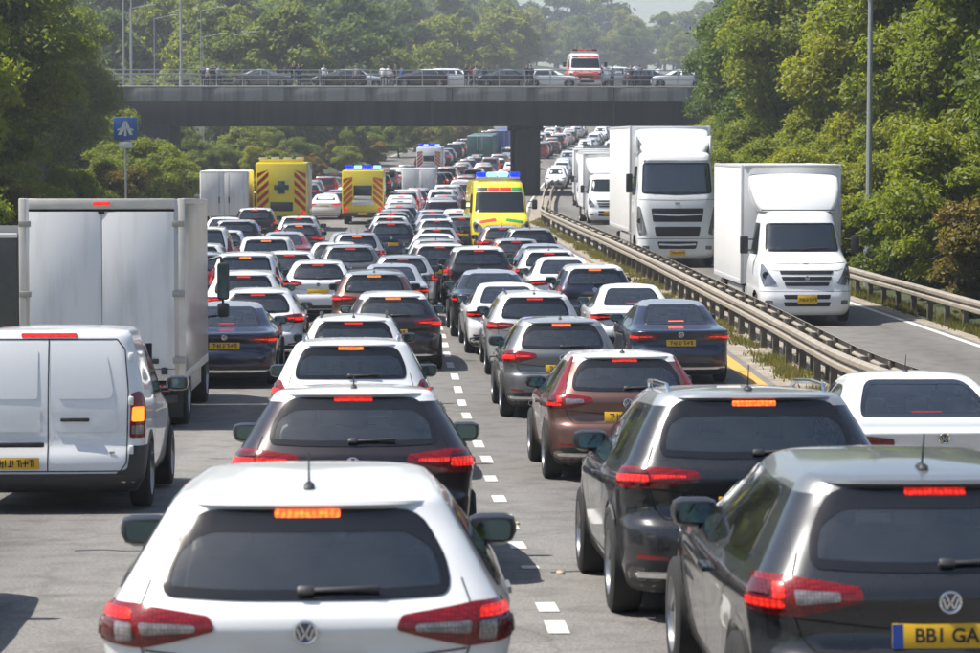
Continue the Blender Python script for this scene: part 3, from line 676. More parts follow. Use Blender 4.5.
    wb = S['win'][0][1]; wn = S['win']; lt = S['light']; zt = min(q[1] for q in lt)
    gaps = []
    if kind == 'saloon':
        for sg in (1, -1): gaps.append(('rear', [(sg*.62, .70), (sg*.70, .80), (sg*.72, .93), (sg*.735, .975)]))
        gaps.append(('rear', [(-.62, .70), (.62, .70)]))
    else:
        for sg in (1, -1): gaps.append(('rear', [(sg*.60, .655), (sg*.66, .72), (sg*.70, zt + .02), (sg*.71, zt + .15), (sg*.67, wb + .06)]))
        gaps.append(('rear', [(-.60, .655), (.60, .655)])); gaps.append(('rear', [(-.68, zt - .01), (-.3, zt - .05), (.3, zt - .05), (.68, zt - .01)]))
    for sd in ('left', 'right'):
        for yy in (mid, yb1 - .02): gaps.append((sd, [(yy, .34), (yy, bz - .01)]))
        ya = S['axle'][0]; gaps.append((sd, [(ya + .42, .42), (ya + .5, .7), (yb0 + .12, bz - .01)])); gaps.append((sd, [(ya + .45, .36), (yb1, .36)]))
    p.add('panel_gap', sh.lines(gaps))
    for sd in ('left', 'right'):
        for yy in (mid - .22, yb1 - 1.05 + .18): 
            if lod == 0: p.add('door_handle', sh.patch(sd, [(yy - .1, bz - .13), (yy + .1, bz - .13), (yy + .1, bz - .10), (yy - .1, bz - .10)], .03, .2, .028, .012, PAINT, 'door_handle'))
        for yw in S['axle']:
            p.add('wheel_arch', sh.arch_lip(sd, yw, zw, Ra, .04, .008, BLK if kind == 'suv' else PAINT))
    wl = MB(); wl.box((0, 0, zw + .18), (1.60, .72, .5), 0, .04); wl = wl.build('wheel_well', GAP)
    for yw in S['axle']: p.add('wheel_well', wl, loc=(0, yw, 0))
    # reflectors, exhaust, trim strip
    for sg in (1, -1):
        q = [(sg*.58, .40), (sg*.80, .41), (sg*.80, .435), (sg*.58, .425)]
        p.add('reflector', sh.patch('rear', q if sg > 0 else q[::-1], .008, .1, .008, .006, OFFR, 'reflector'))
    if lod == 0:
        ex = MB(); ex.lathe([(0, .035), (-.1, .037), (-.1, .031), (0, .03)], 14, 'y'); e = ex.build('exhaust', CHR)
        p.add('exhaust', e, loc=(-.48, .13, .24))
        q = [(-.78, .30), (.78, .30), (.80, .325), (-.80, .325)]
        p.add('bumper_trim', sh.patch('rear', q, .03, .06, .03, .008, CHR, 'bumper_trim'))
    if rails:
        for sg in (1, -1):
            y0, y1 = float(yr(sh.z1)) + .25, float(yf(sh.z1)) - .2; b = MB(); x = sh.half(sh.z1)[0].max() - .03
            b.tube([(sg*(x - .03), y0, sh.z1 - .015), (sg*(x - .02), y0 + .12, sh.z1 + .045), (sg*x, (y0+y1)/2, sh.z1 + .055), (sg*(x - .02), y1 - .12, sh.z1 + .045), (sg*(x - .04), y1, sh.z1 - .015)], .016, 8)
            p.add('roof_rail', b.build('roof_rail', CHR if rails == 1 else BLK))
    return p
_cars = {}
def car_proto(kind, lod, style=0, priv=False, rails=0):
    k = (kind, lod, style if lod < 2 else 0, priv if lod < 2 else False, rails if lod < 2 else 0)
    if k not in _cars: _cars[k] = make_car(*k)
    return _cars[k]

# ---------------------------------------------------------------- vans, lorries, emergency vehicles (local y = 0 is the end that faces the camera)
GRIL = pm('grille_black', (.008, .008, .009), .55)
def quadpatch(b, pts, m=0):                                   # thin flat piece standing at y from the points (x, y, z)
    n = len(pts); b.add([(x, y, z) for x, y, z in pts] + [(x, y + .004, z) for x, y, z in pts], [tuple(range(n)), tuple(range(2*n-1, n-1, -1))] + [(i, n+i, n+(i+1) % n, (i+1) % n) for i in range(n)], m); return b
def flat(pts, mat, name): return quadpatch(MB(), pts).build(name, mat)
def bx(c, d, mat, name, bev=0., rot=None): return MB().box(c, d, 0, bev, rot).build(name, mat)
def chevrons(p, x0, x1, z0, z1, y, mat, par, k=5, w=.22):
    """diagonal warning stripes, each a strip of its own"""
    for sg in (1, -1):
        for i in range(k):
            zb = z0 + (z1 - z0)*i/k; dz = (x1 - x0)*.9
            q = [(sg*x1, y, zb), (sg*x1, y, min(zb + w, z1)), (sg*x0, y, min(zb + w + dz, z1)), (sg*x0, y, min(zb + dz, z1))]
            if q[3][2] - q[0][2] > .05: p.add('stripe', flat(q if sg < 0 else q[::-1], mat, 'stripe'), par)
def mirrors_big(p, x, y, z, h=.42, w=.2, arm=.14):
    for sg in (1, -1):
        b = MB(); b.box((sg*(x + arm + w/2), y, z), (w, .1, h), 0, .04); b.cyl((sg*x, y + .05, z + h*.3), (sg*(x + arm + .03), y, z + h*.3), .018, 6); b.cyl((sg*x, y + .05, z - h*.3), (sg*(x + arm + .03), y, z - h*.3), .018, 6)
        p.add('door_mirror', b.build('door_mirror', BLK))
def make_panel_van():
    K = [(.2, .2, 4.2, .82, .15, .3, .03), (.28, .05, 4.35, .88, .18, .3, .04), (.38, 0, 4.45, .92, .2, .3, .045), (.52, 0, 4.48, .935, .2, .3, .045), (.60, .02, 4.48, .94, .19, .3, .04), (.68, .05, 4.45, .945, .17, .3, .035),
         (.9, .06, 4.2, .95, .16, .3, .03), (1.02, .065, 3.6, .945, .15, .3, .03), (1.15, .075, 3.3, .93, .15, .3, .03), (1.4, .105, 2.95, .885, .15, .3, .03), (1.62, .15, 2.6, .835, .16, .3, .03), (1.74, .19, 2.4, .795, .17, .3, .03), (1.78, .23, 2.3, .76, .18, .3, .03)]
    sh = Shell(K, 4.5, .035, taper_r=.02); p = Proto(); holes = []; wins = []
    for sd in ('right', 'left'):
        g, b, h = sh.window(sd, [(2.35, 1.06), (3.15, 1.06), (2.55, 1.6), (2.35, 1.6)], .03, .05, .004, GLASS, .1); holes.append((sd, h)); wins.append(('side_window', g, b))
        g, b, h = sh.window(sd, [(1.35, 1.06), (2.2, 1.06), (2.2, 1.6), (1.35, 1.6)], .03, .08, .004, GLASS_O, .1); wins.append(('side_window', g, b))
    g, b, h = sh.window('front', [(-.7, 1.1), (.7, 1.1), (.58, 1.66), (-.58, 1.66)], .05, .06, .004, GLASS, .1); holes.append(('front', h)); wins.append(('windscreen', g, b))
    bo, ro = sh.body(holes, (.8, 3.4), 1.72, 48, .39, .34); p.add('body', bo); p.add('roof', ro)
    for nm, g, b in wins: i = p.add(nm, g); p.add('border', b, i)
    gl = [('rear', [(0, .42), (0, 1.70)])]
    for sg in (1, -1): gl.append(('rear', [(0, .42), (sg*.70, .42), (sg*.76, .50), (sg*.775, 1.2), (sg*.74, 1.60), (sg*.66, 1.70), (0, 1.70)]))
    for sd in ('left', 'right'): gl += [(sd, [(2.28, .35), (2.28, 1.66)]), (sd, [(1.25, .4), (1.25, 1.66)]), (sd, [(3.2, .4), (3.2, 1.05)])]
    p.add('panel_gap', sh.lines(gl, w=.011))
    for sg in (1, -1):                                        # a shallow pressed panel in each rear door
        q = [(sg*.07, .80), (sg*.66, .80), (sg*.66, 1.02), (sg*.07, 1.02)]; 
        p.add('door_pressing', sh.patch('rear', q if sg > 0 else q[::-1], .006, .1, .008, .03, PAINT, 'door_pressing'))
        q = [(sg*.10, 1.12), (sg*.64, 1.12, .1), (sg*.56, 1.60, .12), (sg*.10, 1.60)]
        p.add('door_pressing', sh.patch('rear', q if sg > 0 else q[::-1], .006, .1, .008, .03, PAINT, 'door_pressing'))
        q = [(sg*.785, .74), (sg*.97, .74), (sg*.985, 1.1, .06), (sg*.90, 1.20, .05), (sg*.80, 1.17)]
        i = p.add('tail_light', sh.patch('rear', q if sg > 0 else q[::-1], .012, .05, .025, .03, LENS, 'tail_light'))
        q = [(sg*.805, .90), (sg*.93, .90), (sg*.935, 1.04), (sg*.815, 1.04)]; p.add('lamp', sh.patch('rear', q if sg > 0 else q[::-1], .02, .05, .012, .02, AMB, 'lamp'), i)
        q = [(sg*.80, .775), (sg*.92, .775), (sg*.925, .86), (sg*.805, .86)]; p.add('reversing_lens', sh.patch('rear', q if sg > 0 else q[::-1], .02, .05, .012, .02, CLR, 'reversing_lens'), i)
        q = [(sg*.66, .33), (sg*1.12, .30), (sg*1.15, .66), (sg*.80, .66), (sg*.77, .44), (sg*.66, .41)]
        p.add('bumper_corner', sh.patch('rear', q if sg > 0 else q[::-1], .014, .07, .03, .03, BLK, 'bumper_corner'))
    p.add('bumper', sh.patch('rear', [(-.98, .22), (.98, .22), (.98, .395), (-.98, .395)], .018, .1, .03, .03, BLK, 'bumper'))
    p.add('brake_light', sh.patch('rear', [(-.27, 1.722), (.27, 1.722), (.27, 1.752), (-.27, 1.752)], .014, .08, .015, .012, LIT, 'brake_light'))
    pt, n = sh.at('rear', [(-.34, .5)], .016); i = p.add('number_plate', PLATE, loc=tuple(pt[0])); p.add('plate_marks', MARKS, i)
    p.add('plate_lamp_bar', bx((-.34, pt[0][1] - .01, .68), (.62, .04, .05), BLK, 'plate_lamp_bar', .012))
    p.add('door_handle', bx((.26, .045, .92), (.28, .03, .035), BLK, 'door_handle', .01))
    p.add('maker_lettering', bx((.5, .03, .55), (.17, .008, .02), CHR, 'maker_lettering')); p.add('maker_lettering', bx((.62, .03, .60), (.05, .008, .02), CHR, 'maker_lettering'))
    for y in (.8, 3.4):
        for sg in (1, -1): add_wheel(p, sg*.84, y, .34); p.add('wheel_arch', sh.arch_lip('right' if sg > 0 else 'left', y, .34, .39, .05, .01, BLK))
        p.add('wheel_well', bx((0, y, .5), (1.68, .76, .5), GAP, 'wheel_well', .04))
    p.add('underbody', bx((0, 2.2, .26), (1.5, 3.9, .1), BLK, 'underbody'))
    for sg in (1, -1):
        for z in (.62, 1.1, 1.52):
            pt, n = sh.at('rear', [(sg*.80, z)], .012); p.add('hinge', bx((0, 0, 0), (.05, .03, .085), BOXW, 'hinge', .01), loc=tuple(pt[0]))
    p.add('cargo_bulkhead', bx((0, 2.2, .9), (1.65, .05, 1.4), BLK, 'cargo_bulkhead'))
    for sg in (1, -1):
        i = p.add('door_mirror', MIRR[sg][0], loc=(sg*.93, 3.05, 1.12)); p.add('mirror_glass', MIRR[sg][1], i)
    p.add('seat', SEAT_F, loc=(-.4, 2.7, .5)); p.add('seat', SEAT_F, loc=(.4, 2.7, .5))
    return p
def box_body(p, w, z0, z1, y0, y1, mside, mrear, edge=ALU, e=.07):
    """cargo box: panels with an edge frame; returns the box part"""
    i = p.add('cargo_box', MB().box((0, (y0+y1)/2, (z0+z1)/2), (w, y1 - y0, z1 - z0), 0, .02).build('cargo_box', mside))
    for sx in (1, -1):
        p.add('corner_post', bx((sx*(w/2 - e/2 + .006), y0 + .05 - .008, (z0+z1)/2), (e, .1, z1 - z0 + .012), edge, 'corner_post', .01), i)
        p.add('side_rail', bx((sx*(w/2 - .02), (y0+y1)/2, z0 + .05), (.06, y1 - y0 - .24, .12), edge, 'side_rail', .01), i)
        p.add('top_rail', bx((sx*(w/2 - .02), (y0+y1)/2, z1 - .03), (.06, y1 - y0 - .24, .08), edge, 'top_rail', .01), i)
    return i
def make_box_truck():
    p = Proto(); w, z0, z1, y1 = 2.34, .72, 3.3, 5.0
    i = box_body(p, w, z0, z1, 0, y1, pm('box_side_skin', (.50, .47, .46), .28, .55, noise=.15, nscale=1.2, bump=.05), BOXG, pm('box_frame', (.62, .58, .52), .45, .1, noise=.15, nscale=5), .10)
    p.add('header_rail', bx((0, .03, z1 - .07), (w - .27, .1, .15), pm('box_frame', ()), 'header_rail', .01), i)
    p.add('sill_rail', bx((0, .02, z0 + .07), (w - .27, .12, .16), pm('box_frame', ()), 'sill_rail', .01), i)
    p.add('header_seal', bx((0, -.022, z1 - .16), (w - .28, .02, .03), GAP, 'header_seal'), i)
    for sx in (1, -1):
        d = p.add('rear_door', bx((sx*(w - .28)/4, -.012, (z0 + .16 + z1 - .175)/2), ((w - .28)/2 - .006, .05, z1 - z0 - .345), BOXG, 'rear_door', .006))
        for z in (1.0, 1.95, 2.95):
            p.add('hinge', bx((sx*(w/2 - .085), -.03, z), (.17, .03, .085), pm('hinge_steel', (.36, .34, .31), .5, .6, noise=.2), 'hinge', .008), d)
        p.add('lock_bar', MB().cyl((sx*.62, -.055, z0 + .2), (sx*.62, -.055, z0 + .42), .014, 8).build('lock_bar', ALU), d)
    p.add('door_gap', bx((0, -.012, 2.0), (.007, .047, 2.3), pm('door_seal', (.16, .16, .16), .7), 'door_gap'))
    p.add('marker_lamp', bx((0, -.035, z1 - .065), (.24, .03, .045), LIT, 'marker_lamp', .01)); p.add('catch_block', bx((0, -.04, z1 - .19), (.09, .03, .04), BLK, 'catch_block'))
    p.add('door_latch', bx((.72, -.05, z0 + .27), (.16, .05, .07), STEEL, 'door_latch', .01)); p.add('door_latch', bx((.88, -.045, z0 + .13), (.09, .05, .1), STEEL, 'door_latch', .01))
    p.add('maker_lettering', bx((.70, -.04, .99), (.12, .006, .035), BLK, 'maker_lettering'))
    p.add('chassis', MB().box((0, 3.4, .62), (.9, 6.4, .2)).box((0, .4, .60), (2.0, .3, .14)).build('chassis', STEEL))
    p.add('underrun_bar', bx((0, .05, .44), (2.1, .1, .12), STEEL, 'underrun_bar', .02))
    for sx in (1, -1):
        h = p.add('tail_light', bx((sx*.80, .02, .60), (.34, .08, .11), OFFR, 'tail_light', .015)); p.add('lamp', bx((sx*.74, -.024, .60), (.16, .014, .085), LIT, 'lamp', .004), h)
        p.add('reversing_lens', bx((sx*.9, -.024, .60), (.08, .014, .08), CLR, 'reversing_lens', .004), h)
        p.add('mudflap', bx((sx*.86, .62, .36), (.46, .03, .46), BLK, 'mudflap', .005))
        for dx in (.72, 1.0): add_wheel(p, sx*dx, 1.3, .44, truck=True)
        add_wheel(p, sx*.98, 5.6, .44, truck=True)
        p.add('side_guard', bx((sx*1.08, 3.2, .55), (.05, 2.2, .28), ALU, 'side_guard', .01))
    K = [(.35, 5.15, 7.0, 1.0, .1, .3, .02), (.6, 5.1, 7.05, 1.06, .1, .3, .02), (1.3, 5.1, 7.0, 1.08, .1, .3, .02), (1.9, 5.1, 6.75, 1.0, .1, .3, .02), (2.25, 5.15, 6.5, .93, .12, .3, .02), (2.3, 5.2, 6.4, .88, .12, .3, .02)]
    sh = Shell(K, 7.1, .04, ns=20); bo, ro = sh.body((), (), 9, 24); p.add('cab', bo)
    for sd in ('left', 'right'): p.add('side_window', sh.patch(sd, [(5.5, 1.4), (6.6, 1.4), (6.35, 2.0), (5.5, 2.0)], .006, .3, .01, .05, GLASS_O, 'side_window'))
    p.add('windscreen', sh.patch('front', [(-.8, 1.35), (.8, 1.35), (.72, 2.05), (-.72, 2.05)], .006, .2, .01, .06, GLASS_O, 'windscreen'))
    for sg in (1, -1):
        b = MB(); b.box((sg*1.34, 6.35, 1.95), (.2, .12, .62), 0, .05); b.box((sg*1.34, 6.35, 1.47), (.2, .12, .24), 0, .05); b.tube([(sg*1.0, 6.4, 2.28), (sg*1.3, 6.4, 2.36), (sg*1.34, 6.4, 1.4), (sg*1.05, 6.4, 1.35)], .02, 6)
        i = p.add('door_mirror', b.build('door_mirror', BLK))
        p.add('mirror_glass', bx((sg*1.34, 6.286, 1.95), (.16, .006, .55), MIRG, 'mirror_glass'), i)
    return p
def front_lamps(p, sh, poly, lit=False):
    for sg in (1, -1):
        q = [(sg*c[0], *c[1:]) for c in poly]; i = p.add('headlamp', sh.patch('rear', q if sg > 0 else q[::-1], .012, .06, .02, .04, HLAMP, 'headlamp'))
        c = np.mean([q_[:2] for q_ in poly], 0); pt, n = sh.at('rear', [(sg*c[0], c[1])], .016)
        b = MB(); b.lathe([(0, .075), (-.02, .085), (-.02, .07), (-.006, .001)], 16, 'y'); p.add('reflector', b.build('reflector', pm('lamp_bowl', (.08, .08, .09), .15, .8)), i, tuple(pt[0]))
def make_luton(simple=False):
    """box van with a low cab and a wind deflector on its roof, seen from the front"""
    K = [(.25, .14, 2.3, 1.0, .3, .1, .12), (.33, .04, 2.3, 1.07, .33, .1, .13), (.5, 0, 2.3, 1.12, .36, .1, .14), (.72, .01, 2.3, 1.14, .36, .1, .14), (.8, .05, 2.3, 1.14, .35, .1, .14), (1.0, .08, 2.3, 1.145, .36, .1, .14), (1.25, .16, 2.3, 1.14, .38, .1, .15),
         (1.4, .27, 2.3, 1.125, .38, .1, .15), (1.52, .45, 2.3, 1.10, .38, .1, .15), (1.6, .62, 2.3, 1.075, .36, .1, .15), (1.7, .74, 2.3, 1.05, .34, .1, .15), (2.05, .98, 2.3, .99, .32, .1, .14), (2.4, 1.22, 2.3, .93, .3, .1, .13), (2.58, 1.36, 2.3, .885, .3, .1, .12), (2.70, 1.52, 2.3, .84, .3, .1, .1), (2.75, 1.66, 2.3, .80, .3, .1, .08)]
    sh = Shell(K, 2.35, .03, ns=16, nr=16, taper_r=.04, taper_f=0); p = Proto(); holes = []
    g, b, h = sh.window('rear', [(-.90, 1.70), (.90, 1.70), (.83, 2.36), (-.83, 2.36)], .05, .09, .004, GLASS_D if not simple else GLASS_O, .12); holes.append(('rear', h))
    bo, ro = sh.body(holes if not simple else (), (.95,), 9, 46, .42, .38); p.add('cab', bo)
    i = p.add('windscreen', g); p.add('border', b, i)
    for sd in ('right', 'left'): p.add('side_window', sh.patch(sd, [(1.25, 1.62), (2.1, 1.62), (2.1, 2.35), (1.6, 2.35)], .006, .15, .01, .08, GLASS_O, 'side_window'))
    for z, a in ((.93, .50), (1.06, .56), (1.20, .60)):
        i = p.add('grille', sh.patch('rear', [(-a, z), (a, z), (a + .03, z + .085), (-a - .03, z + .085)], .008, .08, .012, .02, GRIL, 'grille'))
    for z in (.46, .63): p.add('intake', sh.patch('rear', [(-.52, z), (.52, z), (.55, z + .10), (-.55, z + .10)], .008, .08, .012, .02, GRIL, 'intake'))
    front_lamps(p, sh, [(.70, .98), (1.02, .92), (1.15, 1.16), (1.10, 1.44, .06), (.98, 1.40, .06), (.78, 1.10)])
    for sg in (1, -1):
        q = [(sg*.80, .50), (sg*1.0, .50), (sg*1.0, .60), (sg*.80, .60)]; p.add('fog_lamp', sh.patch('rear', q if sg > 0 else q[::-1], .01, .08, .012, .04, HLAMP, 'fog_lamp'))
    pt, n = sh.at('rear', [(0, .62)], .03); i = p.add('number_plate', bx((0, 0, 0), (.46, .014, .2), YPL, 'number_plate', .006), loc=tuple(pt[0])); p.add('plate_marks', MARKS, i)
    if not simple:
        pt, n = sh.at('rear', [(0, 1.11)], .02); p.add('badge', BADGE, loc=tuple(pt[0])); pt, n = sh.at('rear', [(0, 1.43)], .008); p.add('badge', bx((0, 0, 0), (.12, .01, .03), CHR, 'badge'), loc=tuple(pt[0]))
        for sg in (1, -1):
            q0, _ = sh.at('rear', [(sg*.15 - .2, 1.74), (sg*.15 + .45, 1.78)], .025); p.add('wiper', MB().cyl(q0[0], q0[1], .012, 6).build('wiper', BLK))
        p.add('panel_gap', sh.lines([('rear', [(-1.0, 1.46), (-.6, 1.44), (0, 1.43), (.6, 1.44), (1.0, 1.46)]), ('rear', [(-.9, 1.33), (-.74, 1.28), (.74, 1.28), (.9, 1.33)]), ('rear', [(-1.2, .80), (1.2, .80)])], w=.009))
        p.add('seat', SEAT_F, loc=(-.45, 1.75, .9), rot=(0, 0, math.pi)); p.add('seat', SEAT_F, loc=(.45, 1.75, .9), rot=(0, 0, math.pi)); p.add('dashboard', bx((0, 1.15, 1.45), (1.7, .4, .25), SEAT, 'dashboard', .06))
    mirrors_big(p, 1.08, 1.25, 1.85)
    F = [(2.62, 1.42, 2.6, .90, .2, .1, .12), (2.72, 1.47, 2.6, .97, .2, .1, .12), (2.95, 1.62, 2.6, 1.05, .18, .1, .12), (3.2, 1.84, 2.6, 1.09, .17, .1, .11), (3.38, 2.06, 2.6, 1.09, .17, .1, .10), (3.46, 2.22, 2.6, 1.05, .17, .1, .1), (3.49, 2.36, 2.6, .98, .17, .1, .08)]
    fs = Shell(F, 2.65, .02, ns=8, taper_r=.02, taper_f=0); p.add('wind_deflector', fs.body((), (), 9, 22)[0])
    p.add('deflector_seam', fs.lines([('rear', [(-.9, 2.66), (.9, 2.66)])], 'deflector_seam', w=.02))
    i = box_body(p, 2.42, .85, 3.72, 2.66, 8.0, BOXW, BOXW, pm('box_trim', (.58, .58, .58), .45, .2))
    p.add('front_header', bx((0, 2.65, 3.69), (2.3, .08, .07), pm('box_trim', ()), 'front_header', .01), i)
    p.add('chassis', bx((0, 4.8, .66), (.9, 6.2, .22), STEEL, 'chassis'))
    for sg in (1, -1):
        add_wheel(p, sg*.98, .95, .38, truck=False); add_wheel(p, sg*.85, 6.3, .40, truck=True); add_wheel(p, sg*1.08, 6.3, .40, truck=True)
        p.add('side_guard', bx((sg*1.12, 4.3, .60), (.05, 2.6, .38), ALU, 'side_guard', .01)); p.add('mudflap', bx((sg*.95, 5.75, .5), (.5, .03, .5), BLK, 'mudflap'))
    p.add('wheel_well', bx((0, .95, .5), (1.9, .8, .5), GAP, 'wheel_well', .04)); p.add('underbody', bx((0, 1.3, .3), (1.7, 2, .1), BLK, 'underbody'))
    return p
def make_lorry():
    K = [(.32, .16, 2.2, 1.18, .3, .1, .08), (.42, .04, 2.2, 1.26, .34, .1, .09), (.7, 0, 2.2, 1.32, .38, .1, .10), (1.0, .0, 2.2, 1.34, .40, .1, .11), (1.5, .02, 2.2, 1.345, .42, .1, .12), (2.0, .05, 2.2, 1.34, .42, .1, .12), (2.25, .09, 2.2, 1.33, .40, .1, .12),
         (2.45, .16, 2.2, 1.315, .38, .1, .12), (3.0, .34, 2.2, 1.27, .36, .1, .11), (3.45, .48, 2.2, 1.225, .34, .1, .10), (3.62, .56, 2.2, 1.19, .34, .1, .09), (3.72, .70, 2.2, 1.14, .34, .1, .08), (3.76, .85, 2.2, 1.08, .34, .1, .07)]
    sh = Shell(K, 2.25, .03, ns=16, nr=16, taper_r=.02, taper_f=0); p = Proto(); holes = []
    g, b, h = sh.window('rear', [(-1.18, 2.42), (0, 2.36, .3), (1.18, 2.42, .12), (1.12, 3.42, .12), (-1.12, 3.42, .12)], .06, .1, .004, GLASS_D, .14); holes.append(('rear', h))
    bo, ro = sh.body(holes, (1.1,), 9, 48, .56, .5); p.add('cab', bo); i = p.add('windscreen', g); p.add('border', b, i)
    for sd in ('right', 'left'): p.add('side_window', sh.patch(sd, [(.9, 2.35), (1.9, 2.35), (1.9, 3.3), (1.05, 3.3)], .006, .2, .01, .1, GLASS_O, 'side_window'))
    for z, hh, a, bars in ((.62, .24, .60, 1), (1.02, .32, .70, 0), (1.50, .44, .80, 1)):
        i = p.add('grille', sh.patch('rear', [(-a, z), (a, z), (a + .06, z + hh), (-a - .06, z + hh)], .01, .09, .016, .05, GRIL, 'grille'))
        if bars: p.add('grille_bar', sh.patch('rear', [(-a, z + hh*.5), (0, z + hh*.42), (a, z + hh*.5), (a, z + hh*.5 + .055), (0, z + hh*.42 + .055), (-a, z + hh*.5 + .055)], .03, .1, .02, .01, PAINT, 'grille_bar'), i)
    front_lamps(p, sh, [(1.0, 1.10, .08), (1.32, 1.05, .08), (1.5, 1.5, .08), (1.42, 2.02, .1), (1.24, 1.98, .1), (1.10, 1.5)])
    for sg in (1, -1):
        q = [(sg*.92, .60), (sg*1.15, .60), (sg*1.15, .72), (sg*.92, .72)]; p.add('fog_lamp', sh.patch('rear', q if sg > 0 else q[::-1], .01, .08, .012, .04, HLAMP, 'fog_lamp'))
        q0, _ = sh.at('rear', [(sg*.3 - .5, 2.46), (sg*.3 + .35, 2.52)], .03); p.add('wiper', MB().cyl(q0[0], q0[1], .014, 6).build('wiper', BLK))
        p.add('side_fairing', bx((sg*1.22, 1.75, 4.0), (.08, .9, .6), PAINT, 'side_fairing', .03))
        p.add('step', bx((sg*1.2, 1.1, .5), (.2, .6, .08), BLK, 'step', .02))
    pt, n = sh.at('rear', [(0, .50)], .02); i = p.add('number_plate', bx((0, 0, 0), (.52, .014, .16), YPL, 'number_plate', .006), loc=tuple(pt[0])); p.add('plate_marks', MARKS, i)
    pt, n = sh.at('rear', [(0, 2.10)], .008); p.add('maker_lettering', bx((0, 0, 0), (.16, .012, .06), CHR, 'maker_lettering'), loc=tuple(pt[0]))
    p.add('panel_gap', sh.lines([('rear', [(-1.3, 2.22), (0, 2.20), (1.3, 2.22)]), ('rear', [(-1.4, .95), (1.4, .95)])], w=.014))
    p.add('sun_visor', sh.patch('rear', [(-1.1, 3.48), (1.1, 3.48), (1.06, 3.58), (-1.06, 3.58)], .06, .12, .06, .03, PAINT, 'sun_visor'))
    mirrors_big(p, 1.30, .62, 2.75, .62, .22, .12)
    F = [(3.70, .95, 2.3, 1.05, .25, .1, .12), (3.85, 1.05, 2.3, 1.15, .22, .1, .12), (4.15, 1.35, 2.3, 1.22, .2, .1, .12), (4.38, 1.65, 2.3, 1.24, .2, .1, .1), (4.48, 1.85, 2.3, 1.2, .2, .1, .1), (4.52, 2.0, 2.3, 1.12, .2, .1, .08)]
    fs = Shell(F, 2.3, .02, ns=8, taper_r=.02, taper_f=0); p.add('wind_deflector', fs.body((), (), 9, 20)[0])
    box_body(p, 2.72, 1.1, 4.62, 2.45, 10.5, BOXW, BOXW, pm('box_trim', ()), .08)
    p.add('chassis', bx((0, 5.4, .85), (1.0, 9, .25), STEEL, 'chassis'))
    for sg in (1, -1):
        add_wheel(p, sg*1.12, 1.1, .48, truck=True)
        for y in (7.6, 8.8): add_wheel(p, sg*1.08, y, .48, truck=True)
        p.add('side_guard', bx((sg*1.28, 4.8, .75), (.05, 3.6, .5), ALU, 'side_guard', .01))
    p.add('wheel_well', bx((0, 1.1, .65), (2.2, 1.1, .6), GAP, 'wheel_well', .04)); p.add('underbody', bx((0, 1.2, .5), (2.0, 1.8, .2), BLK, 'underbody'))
    return p
